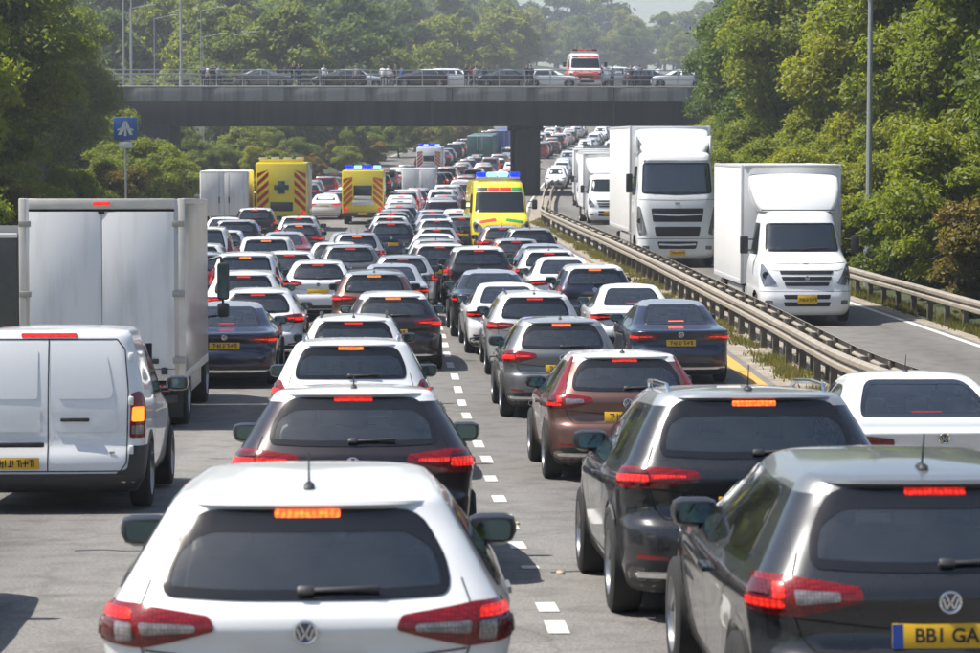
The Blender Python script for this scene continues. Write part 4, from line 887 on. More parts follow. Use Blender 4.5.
def make_emergency_front(stripe, band=None):
    """high roof emergency van seen from the front"""
    K = [(.25, .12, 5.6, .94, .3, .2, .12), (.33, .03, 5.7, 1.0, .33, .2, .13), (.5, 0, 5.75, 1.03, .36, .2, .14), (.8, .03, 5.8, 1.045, .36, .2, .14), (1.05, .10, 5.8, 1.045, .38, .2, .15), (1.2, .22, 5.8, 1.035, .38, .2, .15), (1.3, .42, 5.8, 1.02, .38, .2, .15),
         (1.4, .66, 5.8, 1.0, .34, .2, .15), (1.7, .90, 5.8, .96, .32, .2, .14), (2.1, 1.2, 5.8, .92, .3, .2, .12), (2.3, 1.38, 5.8, .90, .3, .2, .1), (2.45, 1.6, 5.75, .86, .3, .2, .08), (2.5, 1.8, 5.7, .82, .3, .2, .06)]
    sh = Shell(K, 5.85, .03, ns=26, nr=14, taper_r=.04, taper_f=.01); p = Proto()
    bo, ro = sh.body((), (.95, 4.4), 9, 40, .40, .35); p.add('body', bo)
    if band:
        p.add('colour_band', sh.patch('rear', [(-1.3, .62), (1.3, .62), (1.3, 1.22), (-1.3, 1.22)], .004, .1, .004, .02, band, 'colour_band'))
        for sd in ('left', 'right'): p.add('colour_band', sh.patch(sd, [(1.0, .62), (5.4, .62), (5.4, 1.5), (1.0, 1.3)], .004, .3, .004, .02, band, 'colour_band'))
        for sg in (1, -1):
            q = [(sg*.98, 1.3), (sg*1.3, 1.3), (sg*1.2, 2.3), (sg*.90, 2.3)]; p.add('colour_band', sh.patch('rear', q if sg > 0 else q[::-1], .004, .1, .004, .02, band, 'colour_band'))
    p.add('windscreen', sh.patch('rear', [(-.90, 1.44), (.90, 1.44), (.82, 2.12), (-.82, 2.12)], .006, .1, .01, .08, GLASS_O, 'windscreen'))
    for k, (a0, a1, m) in enumerate(((-.78, -.4, INK), (-.38, 0, SAFR), (.02, .42, SAFR), (.44, .8, stripe))):
        p.add('stripe', sh.patch('rear', [(a0, 2.16), (a1, 2.16), (a1, 2.28), (a0, 2.28)], .006, .1, .006, .01, m, 'stripe'))
    for sg in (1, -1):
        q = [(sg*.15, 1.16), (sg*.75, 1.08), (sg*.78, 1.16), (sg*.2, 1.25)]; p.add('stripe', sh.patch('rear', q if sg > 0 else q[::-1], .006, .08, .006, .01, stripe if sg > 0 else SAFR, 'stripe'))
        sd = 'right' if sg > 0 else 'left'
        for k in range(8):
            y = 1.6 + k*.5; p.add('marking', sh.patch(sd, [(y, .75 + .3*(k % 2)), (y + .48, .75 + .3*(k % 2)), (y + .48, 1.04 + .3*(k % 2)), (y, 1.04 + .3*(k % 2))], .005, .3, .005, .01, stripe, 'marking'))
        p.add('side_window', sh.patch(sd, [(1.2, 1.42), (2.2, 1.42), (2.2, 2.05), (1.6, 2.05)], .006, .2, .01, .08, GLASS_O, 'side_window'))
    p.add('grille', sh.patch('rear', [(-.42, .76), (.42, .76), (.5, 1.0), (-.5, 1.0)], .008, .08, .012, .03, GRIL, 'grille')); p.add('intake', sh.patch('rear', [(-.5, .42), (.5, .42), (.55, .60), (-.55, .60)], .008, .08, .012, .03, GRIL, 'intake'))
    front_lamps(p, sh, [(.62, .82), (.96, .80), (1.06, 1.02), (.95, 1.16, .06), (.70, 1.02)])
    bar = p.add('light_bar', bx((0, 1.95, 2.60), (1.5, .36, .08), pm('bar_base', (.5, .5, .52), .4), 'light_bar', .02))
    for x, m in ((-.58, BLUEL), (-.22, BLUEW), (.18, BLUEW), (.58, BLUEL)): p.add('beacon', bx((x, 1.95, 2.72), (.34, .34, .17), m, 'beacon', .05), bar)
    pt, n = sh.at('rear', [(0, .66)], .02); p.add('number_plate', PLATE_W, loc=tuple(pt[0])); mirrors_big(p, 1.0, 1.25, 1.7, .34, .18)
    for y in (.95, 4.4):
        for sg in (1, -1): add_wheel(p, sg*.9, y, .35)
    p.add('wheel_well', bx((0, .95, .5), (1.75, .8, .5), GAP, 'wheel_well', .04)); p.add('wheel_well', bx((0, 4.4, .5), (1.75, .8, .5), GAP, 'wheel_well', .04)); p.add('underbody', bx((0, 2.8, .3), (1.7, 5, .1), BLK, 'underbody'))
    return p
def make_rear_box(w, h, z0, L, skin, kind):
    """box-bodied vehicle seen from behind: 'ambulance', 'support', 'van'"""
    p = Proto(); b = p.add('body', MB().box((0, L/2, (z0 + h)/2), (w, L, h - z0), 0, .09).build('body', skin))
    p.add('cab', MB().box((0, L + .75, 1.15), (w - .2, 1.7, 1.5), 0, .2).build('cab', skin))
    zc = (z0 + h)/2
    if kind in ('ambulance', 'support'):
        chevrons(p, w*.25, w*.47, z0 + .35, h - .35, -.012, SAFR if kind == 'support' else pm('chevron_orange', (.55, .10, .02), .5), None, 5, .22)
        p.add('rear_bumper', bx((0, -.08, z0 + .05), (w*.96, .2, .22), STEEL, 'rear_bumper', .03))
        p.add('rear_window' if kind == 'ambulance' else 'rear_panel', bx((0, -.02, h*.62 if kind == 'ambulance' else h*.36), (w*.44, .05, h*.2 if kind == 'ambulance' else h*.13), GLASS_O if kind == 'ambulance' else STEEL, 'rear_window', .03))
        if kind == 'ambulance':
            p.add('rear_panel', bx((0, -.03, h*.40), (w*.5, .04, h*.1), pm('box_trim', ()), 'rear_panel', .02)); p.add('rear_panel', bx((0, -.03, h*.50), (w*.4, .05, h*.06), WPL, 'rear_panel', .02))
            bar = p.add('light_bar', bx((0, .3, h + .05), (w*.8, .3, .1), pm('bar_base', ()), 'light_bar', .02))
            for x, m in ((-.34, BLUEL), (-.12, BLUEW), (.12, BLUEL), (.34, BLUEW)): p.add('beacon', bx((x*w, .3, h + .17), (w*.18, .28, .16), m, 'beacon', .04), bar)
        else:                                                  # dark cross-shaped emblem on the yellow door, ladder rack and lamps on the roof
            em = p.add('emblem', bx((0, -.03, h*.64), (.34, .03, .62), pm('emblem_dark', (.03, .06, .08), .5), 'emblem', .05)); p.add('emblem_arm', bx((0, -.036, h*.64), (.72, .03, .24), pm('emblem_dark', ()), 'emblem_arm', .05), em)
            bar = p.add('light_bar', bx((0, .35, h + .07), (w*.86, .4, .14), P_YEL, 'light_bar', .03))
            for x in (-.36, -.12, .12, .36): p.add('beacon', bx((x*w, .33, h + .18), (w*.16, .3, .1), pm('beacon_pale', (.7, .62, .4), .3), 'beacon', .03), bar)
            p.add('side_locker', bx((w/2 + .012, L*.5, zc), (.03, L*.8, (h - z0)*.7), pm('locker_grey', (.45, .46, .47), .45, .4), 'side_locker', .01))
        p.add('number_plate', PLATE, loc=(0, -.2, z0 + .06))
    else:
        for sg in (1, -1):
            d = p.add('rear_door', bx((sg*w*.24, -.014, zc + .02), (w*.475, .04, h - z0 - .2), BOXG if skin in (BOXW, BOXG, P_WHITE) else skin, 'rear_door', .01)); p.add('lock_bar', MB().cyl((sg*w*.1, -.05, z0 + .15), (sg*w*.1, -.05, h - .15), .016, 6).build('lock_bar', ALU), d)
            p.add('door_handle', bx((sg*w*.1, -.06, zc - .3), (.05, .03, .3), STEEL, 'door_handle'), d)
        p.add('header_rail', bx((0, -.01, h - .05), (w*.97, .06, .08), WPL, 'header_rail', .02)); p.add('underrun_bar', bx((0, .05, .5), (w*.9, .1, .14), STEEL, 'underrun_bar', .02)); p.add('number_plate', PLATE, loc=(-.5, -.01, .52))
    for sg in (1, -1):
        p.add('tail_light', bx((sg*w*.42, -.03, z0 + .22), (.2, .06, .34), LIT, 'tail_light', .02))
        add_wheel(p, sg*(w/2 - .22), L*.25, .40, truck=True); add_wheel(p, sg*(w/2 - .22), L + .6, .40, truck=True)
    p.add('chassis', bx((0, L*.55, .5), (1.0, L, .3), STEEL, 'chassis'))
    return p

# ---------------------------------------------------------------- ground, road, markings
def ramp(N, stops):
    r = N.new('ShaderNodeValToRGB'); e = r.color_ramp.elements
    while len(e) < len(stops): e.new(.5)
    for k, (p_, c) in zip(e, stops): k.position = p_; k.color = (*c, 1)
    return r
def tex(N, L, kind, vec, scale, detail=5, **kw):
    t = N.new({'noise': 'ShaderNodeTexNoise', 'vor': 'ShaderNodeTexVoronoi', 'wave': 'ShaderNodeTexWave'}[kind]); t.inputs['Scale'].default_value = scale
    if 'Detail' in t.inputs: t.inputs['Detail'].default_value = detail
    for k, v in kw.items(): setattr(t, k, v)
    L.new(vec, t.inputs['Vector']); return t
def mixc(N, L, f, a, b, mode='MIX'):
    m = N.new('ShaderNodeMix'); m.data_type = 'RGBA'; m.blend_type = mode
    for i, v in ((0, f), (6, a), (7, b)):
        if isinstance(v, (int, float)): m.inputs[i].default_value = v
        elif isinstance(v, tuple): m.inputs[i].default_value = (*v, 1)
        else: L.new(v, m.inputs[i])
    return m.outputs[2]
def mapping(N, L, vec, sc):
    m = N.new('ShaderNodeMapping'); m.inputs['Scale'].default_value = sc; L.new(vec, m.inputs['Vector']); return m.outputs[0]
def asphalt():
    m, N, L, b = nodes_of('asphalt'); tc = N.new('ShaderNodeTexCoord').outputs['Object']
    big = tex(N, L, 'noise', mapping(N, L, tc, (.55, .07, 1)), 1.0, 6); fine = tex(N, L, 'noise', tc, 46, 3); med = tex(N, L, 'noise', tc, 2.2, 8)
    c = ramp(N, [(.3, (.130, .124, .117)), (.55, (.158, .151, .142)), (.75, (.185, .177, .165))]); L.new(big.outputs[0], c.inputs[0])
    g = ramp(N, [(.35, (.55, .55, .55)), (.5, (1, 1, 1)), (.68, (1.35, 1.33, 1.3))]); L.new(fine.outputs[0], g.inputs[0])
    col = mixc(N, L, .75, c.outputs[0], g.outputs[0], 'MULTIPLY')
    st = ramp(N, [(.38, (.62, .61, .60)), (.52, (1, 1, 1))]); L.new(med.outputs[0], st.inputs[0]); col = mixc(N, L, .55, col, st.outputs[0], 'MULTIPLY')
    # oil-darkened strip in the middle of each lane, polished paler wheel tracks
    w = N.new('ShaderNodeTexWave'); w.wave_type = 'BANDS'; w.bands_direction = 'X'; w.inputs['Scale'].default_value = 1/(3.0*3.18); w.inputs['Distortion'].default_value = 1.2; w.inputs['Detail'].default_value = 3; w.inputs['Detail Scale'].default_value = .5; w.inputs['Phase Offset'].default_value = 1.9
    L.new(mapping(N, L, tc, (1, .06, 1)), w.inputs['Vector']); wr = ramp(N, [(.0, (.80, .79, .78)), (.5, (1, 1, 1)), (1, (1.1, 1.1, 1.09))]); L.new(w.outputs[0], wr.inputs[0])
    col = mixc(N, L, .8, col, wr.outputs[0], 'MULTIPLY')
    v = N.new('ShaderNodeTexVoronoi'); v.feature = 'DISTANCE_TO_EDGE'; v.inputs['Scale'].default_value = .33
    nw = tex(N, L, 'noise', tc, 1.3, 6); wv = mixc(N, L, .35, tc, nw.outputs['Color'], 'ADD'); L.new(wv, v.inputs['Vector'])
    cr = ramp(N, [(.0, (.35, .35, .35)), (.006, (.5, .5, .5)), (.012, (1, 1, 1))]); L.new(v.outputs['Distance'], cr.inputs[0]); col = mixc(N, L, .28, col, cr.outputs[0], 'MULTIPLY')
    L.new(col, b.inputs['Base Color']); b.inputs['Roughness'].default_value = .82; b.inputs['Specular IOR Level'].default_value = .35
    bp = N.new('ShaderNodeBump'); bp.inputs['Strength'].default_value = .5; bp.inputs['Distance'].default_value = .006; L.new(fine.outputs[0], bp.inputs['Height']); L.new(bp.outputs[0], b.inputs['Normal'])
    return m
def worn_paint(name, col, wear=.45):
    m, N, L, b = nodes_of(name); tc = N.new('ShaderNodeTexCoord').outputs['Object']
    a = tex(N, L, 'noise', tc, 9, 8); r = ramp(N, [(wear - .12, (1, 1, 1)), (wear, (0, 0, 0))]); L.new(a.outputs[0], r.inputs[0])
    d = tex(N, L, 'noise', mapping(N, L, tc, (1, .2, 1)), 1.5, 4); cc = mixc(N, L, d.outputs[0], tuple(c*.8 for c in col), col)
    L.new(mixc(N, L, r.outputs[0], cc, (.17, .165, .155)), b.inputs['Base Color']); b.inputs['Roughness'].default_value = .75; return m
def soil(name, stops, scale=1.1, bump=.6):
    m, N, L, b = nodes_of(name); tc = N.new('ShaderNodeTexCoord').outputs['Object']
    a = tex(N, L, 'noise', tc, scale, 9); f = tex(N, L, 'noise', tc, 19, 5); r = ramp(N, stops); L.new(a.outputs[0], r.inputs[0])
    g = ramp(N, [(.3, (.6, .6, .6)), (.6, (1.2, 1.2, 1.2))]); L.new(f.outputs[0], g.inputs[0]); L.new(mixc(N, L, .8, r.outputs[0], g.outputs[0], 'MULTIPLY'), b.inputs['Base Color'])
    b.inputs['Roughness'].default_value = .95; bp = N.new('ShaderNodeBump'); bp.inputs['Strength'].default_value = bump; bp.inputs['Distance'].default_value = .06; L.new(f.outputs[0], bp.inputs['Height']); L.new(bp.outputs[0], b.inputs['Normal']); return m
ASPH = asphalt(); LINEW = worn_paint('line_white', (.58, .57, .53), .38); LINEY = worn_paint('line_yellow', (.56, .33, .06), .42)
EARTH = soil('ground_grass', [(.3, (.016, .028, .008)), (.5, (.034, .046, .014)), (.7, (.075, .072, .03))])
VERGE = soil('reserve_gravel', [(.35, (.20, .165, .125)), (.5, (.27, .235, .185)), (.7, (.33, .30, .25))], 2.2)
ST = np.concatenate([np.arange(-140, 0, 5), np.arange(0, 62, .5), np.arange(62, 150, 2.), np.arange(150, 420, 4.), np.arange(420, 760, 14.), np.arange(760, 1501, 74.)])
def strip(name, fa, fb, d0, d1, dz, mat, nx=1, kind='structure', parent=None, step=None, label=None):
    ds = ST[(ST > d0) & (ST < d1)]; ds = np.concatenate([[d0], ds, [d1]]); t = np.linspace(0, 1, nx + 1)
    A, B = np.array([float(fa(d)) for d in ds]), np.array([float(fb(d)) for d in ds])
    X = A[:, None] + (B - A)[:, None]*t; V = np.stack([X, np.repeat(ds[:, None], nx + 1, 1), np.repeat(zroad_lin(ds)[:, None] + dz, nx + 1, 1)], 2).reshape(-1, 3); k = nx + 1
    F = [(i*k+j, i*k+j+1, (i+1)*k+j+1, (i+1)*k+j) for i in range(len(ds)-1) for j in range(nx)]
    return put(name, mk(name, V, F, [mat]), parent, kind=kind, label=label)
def zroad_lin(d): return np.interp(d, ST, zroad(ST))             # height of the built road sheet
eo = np.array([0, .6, 1.5, 3, 5, 8, 13, 20, 32, 50, 80, 130, 220, 380])
VV = []; 
for d in ST:
    l, r = float(edge_l(d)), float(edge_r(d)); xs = np.concatenate([(l - .3 - eo)[::-1], np.linspace(l, r, 6)[1:-1], r + .3 + eo]); VV.append(np.stack([xs, np.full_like(xs, d), terrain(xs, d)], 1))
VV = np.array(VV); k = VV.shape[1]
put('ground', mk('ground', VV.reshape(-1, 3), [(i*k+j, i*k+j+1, (i+1)*k+j+1, (i+1)*k+j) for i in range(len(ST)-1) for j in range(k-1)], [EARTH]), kind='structure')
road = strip('road', edge_l, edge_r, -140, 735, 0, ASPH, 10)
strip('central_reserve', lambda d: bar_x(d) - .85, lambda d: bar_x(d) + .55, -60, 420, .004, VERGE, 2)
ey = lambda d: bar_x(d) - 1.12
strip('yellow_edge_line', lambda d: ey(d) - .15, lambda d: ey(d) + .13, 12, 98, .006, LINEY)
strip('white_edge_line', lambda d: ey(d) - .07, lambda d: ey(d) + .07, 98.5, 330, .006, LINEW)
strip('white_edge_line', lambda d: edge_r(d) - .42, lambda d: edge_r(d) - .26, 12, 330, .006, LINEW)
strip('white_edge_line', lambda d: edge_l(d) + .6, lambda d: edge_l(d) + .75, 12, 330, .006, LINEW)
strip('verge_gravel', lambda d: edge_r(d) - .12, lambda d: edge_r(d) + .25, 0, 330, .004, VERGE)
mk1 = thing('lane_marking', 'broken white line between the two middle queues of cars', 'lane marking')
mk1['kind'] = 'structure'
def dash(d0, d1, x, w=.135):
    ds = np.unique(np.concatenate([[d0], ST[(ST > d0) & (ST < d1)], [d1]])); z = zroad_lin(ds) + .006; s = random.uniform(-.015, .015)
    V = [(x + s - w/2, d, zz) for d, zz in zip(ds, z)] + [(x + s + w/2, d, zz) for d, zz in zip(ds, z)]; n = len(ds)
    put('dash', mk('dash', V, [(i, n+i, n+i+1, i+1) for i in range(n-1)], [LINEW]), mk1)
for d0, d1 in ((16.55, 17.1), (17.55, 18.1), (20.6, 20.85), (22.4, 23.1), (24.3, 25.9), (27.3, 28.1), (29.9, 30.7)): dash(d0, d1, float(np.interp(d0, [17, 30], [1.08, 1.2])))
d = 32.6
while d < 110: dash(d, d + 1.0 + d*.006, 1.25 + (d > 80)*.1); d += 2.6
for k_, (x_, y_, s_) in enumerate(((1.32, 20.2, .035), (1.22, 24.9, .035))):
    V = [(x_ + s_*math.cos(a)*random.uniform(.6, 1.2), y_ + s_*1.6*math.sin(a)*random.uniform(.6, 1.2), float(zroad_lin(y_)) + .008) for a in np.linspace(0, 2*math.pi, 8)[:-1]]
    put('litter_scrap', mk('litter_scrap', V + [(v[0], v[1], v[2] + .012) for v in V], [tuple(range(7, 14))] + [(i, (i+1) % 7, 7 + (i+1) % 7, 7+i) for i in range(7)], [pm('litter_pale', (.42, .34, .22), .8)]), cat='litter', group='pale scraps of litter by the lane line', label='small pale scrap of litter lying on the tarmac by the lane line')
# sealed cracks and patches in the tarmac
def tar(pts, w):
    V = []; F = []
    for i, (x, y) in enumerate(pts):
        V += [(x, y - w/2*random.uniform(.5, 1.3), float(zroad_lin(y)) + .005), (x, y + w/2*random.uniform(.5, 1.3), float(zroad_lin(y)) + .005)]
        if i: F.append((2*i-2, 2*i, 2*i+1, 2*i-1))
    return put('sealed_crack', mk('sealed_crack', V, F, [pm('bitumen', (.05, .05, .05), .55)]), road)
for (x0, y0, x1, n) in ((1.25, 20.3, 1.9, 6), (-2.6, 22.5, -.6, 9), (-2.2, 33.5, -.6, 8)): tar([(x0 + (x1-x0)*i/n, y0 + random.uniform(-.1, .1)) for i in range(n + 1)], .05)

# ---------------------------------------------------------------- guard rails
WB = [(0, -.155), (.03, -.15), (.085, -.115), (.085, -.05), (.02, -.012), (.02, .012), (.085, .05), (.085, .115), (.03, .15), (0, .155)]
def rail_piece(fx, d0, d1, z, side, off):
    ds = np.linspace(d0, d1, 3 if d0 < 150 else 2); prof = WB + [(q[0] - .006, q[1]) for q in WB[::-1]]; n = len(prof); V = []
    for d in ds:
        x = float(fx(d)) + off; zz = float(zroad(d)) + z
        V += [(x + side*u, d, zz + v) for u, v in prof]
    F = [(i*n+j, i*n+(j+1) % n, (i+1)*n+(j+1) % n, (i+1)*n+j) for i in range(len(ds)-1) for j in range(n)] + [tuple(range(n)), tuple(range((len(ds)-1)*n, len(ds)*n))]
    b = MB(); b.add(V, F); return b.build('rail', GALV, sharp=50)
pb = MB(); pb.box((0, 0, .34), (.13, .10, .80), 0, .012); POST = pb.build('post', POSTM); BLOCK = bx((0, 0, 0), (.12, .14, .2), POSTM, 'spacer_block', .01)
def barrier(name, label, fx, d0, d1, double, posts_to, pstep=2.0, h=.62):
    t = thing(name, label, 'guard rail')
    d = d0
    while d < d1:
        e = min(d + (4.0 if d < 150 else 12.), d1)
        for sd, off in (((-1, -.10), (1, .30)) if double else ((-1, -.08),)): put('rail', rail_piece(fx, d, e - .012, h + (0 if sd < 0 else .02), sd, off), t)
        d = e
    d = d0 + .6
    while d < posts_to:
        st = pstep if d < 100 else pstep*2; z = float(zroad(d))
        put('post', POST, t, (float(fx(d)) - .03, d, z - .02), (random.uniform(-.02, .02), random.uniform(-.02, .02), 0))
        if double: put('post', POST, t, (float(fx(d)) + .23, d + .3, z - .02), (random.uniform(-.02, .02), random.uniform(-.02, .02), 0)); put('spacer_block', BLOCK, t, (float(fx(d)) + .36, d + .3, z + .66))
        d += st
    return t
barrier('central_barrier', 'weathered double steel guard rail along the central reserve', bar_x, 19, 420, True, 150)
barrier('roadside_barrier', 'galvanised guard rail on posts below the bushes on the right', lambda d: edge_r(d) + .42, 30, 330, False, 150)
barrier('left_barrier', 'low steel guard rail along the left verge below the hedge', lambda d: edge_l(d) - .35, 90, 200, False, 196, 3.0)

# ---------------------------------------------------------------- foliage
def leafmat(name, cols, trans):
    m, N, L, b = nodes_of(name); N.remove(b); out = N['Material Output']; tc = N.new('ShaderNodeTexCoord').outputs['Object']
    oi = N.new('ShaderNodeObjectInfo'); ge = N.new('ShaderNodeNewGeometry')
    n1 = tex(N, L, 'noise', tc, .55, 3); n2 = tex(N, L, 'noise', tc, 7, 3); mx = N.new('ShaderNodeMath'); mx.operation = 'ADD'; L.new(n1.outputs[0], mx.inputs[0]); L.new(n2.outputs[0], mx.inputs[1])
    m2 = N.new('ShaderNodeMath'); m2.operation = 'MULTIPLY_ADD'; L.new(oi.outputs['Random'], m2.inputs[0]); m2.inputs[1].default_value = .55; L.new(mx.outputs[0], m2.inputs[2])
    m3 = N.new('ShaderNodeMapRange'); m3.inputs[1].default_value = .82; m3.inputs[2].default_value = 1.72; L.new(m2.outputs[0], m3.inputs[0])
    r = ramp(N, [(i/(len(cols)-1), c) for i, c in enumerate(cols)]); L.new(m3.outputs[0], r.inputs[0])
    di = N.new('ShaderNodeBsdfDiffuse'); L.new(r.outputs[0], di.inputs[0]); tr = N.new('ShaderNodeBsdfTranslucent')
    L.new(mixc(N, L, 1., r.outputs[0], trans, 'MULTIPLY'), tr.inputs[0])
    gl = N.new('ShaderNodeBsdfGlossy'); gl.inputs['Roughness'].default_value = .55; gl.inputs[0].default_value = (.8, .85, .8, 1)
    a = N.new('ShaderNodeMixShader'); a.inputs[0].default_value = .48; L.new(di.outputs[0], a.inputs[1]); L.new(tr.outputs[0], a.inputs[2])
    c = N.new('ShaderNodeMixShader'); c.inputs[0].default_value = .022; L.new(a.outputs[0], c.inputs[1]); L.new(gl.outputs[0], c.inputs[2]); L.new(c.outputs[0], out.inputs[0]); return m
LEAF = leafmat('leaves_green', [(.074, .108, .014), (.155, .188, .021), (.25, .24, .030)], (1.9, 1.9, .8))
LEAFY = leafmat('leaves_yellow_green', [(.085, .118, .014), (.180, .205, .022), (.27, .255, .034)], (1.8, 1.9, .7))
LEAFD = leafmat('leaves_dark', [(.048, .080, .016), (.090, .130, .024), (.155, .180, .030)], (1.7, 1.8, .8))
LEAFB = leafmat('leaves_rust', [(.075, .085, .016), (.15, .125, .025), (.22, .15, .04)], (1.7, 1.5, .7))
BARK = pm('bark', (.075, .06, .045), .95, noise=.4, nscale=6, bump=.8)
def leaf_mesh(name, C, rad, n, size, mats, flat=.8, seed=0):
    """many small folded leaves spread through clumps: C clump centres, rad radii"""
    g = np.random.default_rng(seed); w = rad**2; idx = g.choice(len(C), n, p=w/w.sum())
    v = g.normal(size=(n, 3)); v /= np.linalg.norm(v, axis=1, keepdims=True); v[:, 2] = np.where(v[:, 2] < -.35, -v[:, 2]*.5, v[:, 2])
    r = rad[idx]*g.uniform(.25, 1, n)**.45*(1 + .12*g.normal(size=n)); P = C[idx] + v*r[:, None]*np.array([1, 1, flat])
    nrm = v*.55 + g.normal(size=(n, 3))*.6 + np.array([0, 0, .35]); nrm /= np.linalg.norm(nrm, axis=1, keepdims=True)
    t = np.cross(nrm, g.normal(size=(n, 3))); t /= np.linalg.norm(t, axis=1, keepdims=True) + 1e-9; b = np.cross(nrm, t)
    s = size*g.uniform(.6, 1.35, n)[:, None]; t *= s; b *= s*.5; f = nrm*s*.18
    V = np.stack([P - t, P + b + f, P + t, P - b + f], 1).reshape(-1, 3)
    me = bpy.data.meshes.new(name); me.vertices.add(4*n); me.vertices.foreach_set('co', V.ravel().astype(np.float32))
    me.loops.add(4*n); me.loops.foreach_set('vertex_index', np.arange(4*n, dtype=np.int32)); me.polygons.add(n)
    me.polygons.foreach_set('loop_start', np.arange(0, 4*n, 4, dtype=np.int32)); me.polygons.foreach_set('loop_total', np.full(n, 4, dtype=np.int32))
    for m in mats: me.materials.append(m)
    me.update(); me.validate(); return me
def make_tree(H, Rr, n, size, mat, seed, nclump=70, base=.22, leggy=True):
    g = np.random.default_rng(seed); C = []; rad = []
    while len(C) < nclump:
        q = g.uniform(-1, 1, 3); l = np.linalg.norm(q)
        if .35 < l < 1 and (l > .6 or g.random() < .3):
            z = base*H + (q[2]*.5 + .5)*(1 - base)*H*.93; tap = 1 - .25*max(0, q[2])
            C.append((q[0]*Rr*.82*tap, q[1]*Rr*.82*tap, z)); rad.append(Rr*g.uniform(.17, .33))
    C = np.array(C); rad = np.array(rad); cr = leaf_mesh('crown', C, rad, n, size, [mat], .8, seed)
    b = MB(); top = (g.uniform(-.3, .3), g.uniform(-.3, .3), H*.62); r0 = H*.022
    b.cyl((0, 0, -.4), (top[0]*.4, top[1]*.4, H*.3), r0*1.25, 9, r2=r0*.85); b.cyl((top[0]*.4, top[1]*.4, H*.3), top, r0*.85, 8, r2=r0*.4)
    for i in g.choice(len(C), min(14, len(C)), replace=False):
        t = g.uniform(.25, .9); s = Vector((top[0]*t, top[1]*t, H*(.2 + .4*t))); e = Vector(C[i]); mid = s.lerp(e, .5) + Vector((0, 0, -.25))
        b.cyl(s, mid, r0*.38, 6, r2=r0*.26); b.cyl(mid, e, r0*.26, 5, r2=r0*.08)
    p = Proto(); p.add('trunk', b.build('trunk', BARK)); p.add('crown', cr); return p
TREES = [make_tree(12.5, 4.6, 85000, .115, LEAF, 11, 84), make_tree(11, 4.2, 80000, .11, LEAFY, 12, 78), make_tree(14, 4.8, 85000, .12, LEAFD, 13, 84)]
SHRUBS = [make_tree(4.4, 2.4, 34000, .07, LEAFY, 21, 40, .02), make_tree(3.6, 2.2, 30000, .068, LEAF, 22, 36, .02), make_tree(3.2, 1.9, 24000, .068, LEAFB, 23, 30, .02)]
FAR = [make_tree(15, 5.8, 14000, .34, LEAFD, 31, 60, .04), make_tree(13, 5.6, 13000, .33, LEAF, 32, 56, .03), make_tree(17, 5.8, 14000, .36, LEAFD, 33, 62, .05), make_tree(10, 5.2, 12000, .30, LEAFY, 34, 50, .02)]
def plant(protos, k, x, d, sc, name, label, group, cat='tree', dz=0.):
    return spawn(protos[k], name, label, cat, (x, d, float(terrain(x, d)) - .1 + dz), (0, 0, random.uniform(0, 6.28)), group, None, (sc*random.uniform(.92, 1.08), sc*random.uniform(.92, 1.08), sc))
G_R, G_L = 'trees along the right roadside', 'trees along the left roadside'
for k, x, d, s, l in ((1, 20.5, 62, 1.0, 'bright green tree at the right edge, nearest the camera'), (0, 19.2, 72, .95, 'broad green tree behind the tall lamp post on the right'), (2, 23.5, 80, 1.0, 'dark tree behind the bright trees at the right edge'), (1, 19.6, 84, 1.0, 'yellow-green tree left of the tall right-hand lamp post'),
                      (0, 20.0, 98, 1.05, 'green tree above the box van on the right carriageway'), (2, 24.5, 104, 1.05, 'dark green tree behind the green tree above the box van'), (1, 20.8, 114, 1.05, 'sunlit tree between the box van and the bridge end'), (0, 21.5, 132, 1.1, 'green tree behind the tall white lorry'),
                      (2, 22.5, 150, 1.12, 'large dark tree hiding the right end of the bridge'), (0, 24.0, 166, 1.1, 'leafy tree just before the right end of the bridge'), (2, 24.6, 182, 1.0, 'dark tree touching the right end of the bridge'), (0, 29.5, 168, 1.15, 'tall green tree behind the trees at the right bridge end'), (1, 26, 92, 1.2, 'tall yellow-green tree rising behind the right roadside trees')):
    plant(TREES, k, x, d, s, 'tree', l, G_R)
for i, d in enumerate(np.arange(47, 196, 6.2)):
    x = float(edge_r(d)) + 2.5 + random.uniform(-.2, .7); plant(SHRUBS, [0, 1, 0, 2, 0, 1][i % 6], x, d, random.uniform(.85, 1.15) if d > 62 else .8, 'shrub', f'{ORD[i]} bush from the camera in the hedge behind the right guard rail', 'hedge behind the right guard rail', 'bush')
for i, d in enumerate(np.arange(50, 190, 9.)):
    plant(SHRUBS, [1, 0][i % 2], float(edge_r(d)) + 4.8, d, random.uniform(1.1, 1.35), 'shrub', f'{ORD[i]} tall bush from the camera in the second row on the right bank', 'second row of bushes on the right bank', 'bush')
for k, x, d, s, l in ((0, -16.0, 66, .9, 'green tree at the left edge, nearest the camera'), (1, -14.6, 80, .95, 'light green tree at the left edge above the box truck'), (2, -17.5, 92, 1.0, 'dark tree behind the light green tree on the left'), (0, -15.0, 98, .92, 'green tree left of the blue road sign'), (2, -18.2, 116, 1.0, 'dark tree behind the blue road sign'),
                      (2, -19.2, 134, .98, 'dark tree behind the hedge, right of the blue road sign against the bridge'), (0, -18.7, 152, 1.0, 'green tree before the left end of the bridge'), (1, -21.5, 172, .9, 'pale green tree at the left bridge end'), (2, -21.0, 108, 1.2, 'tall dark tree at the back of the left roadside trees'), (0, -24, 130, 1.3, 'tall green tree at the back of the left trees')):
    plant(TREES, k, x, d, s, 'tree', l, G_L)
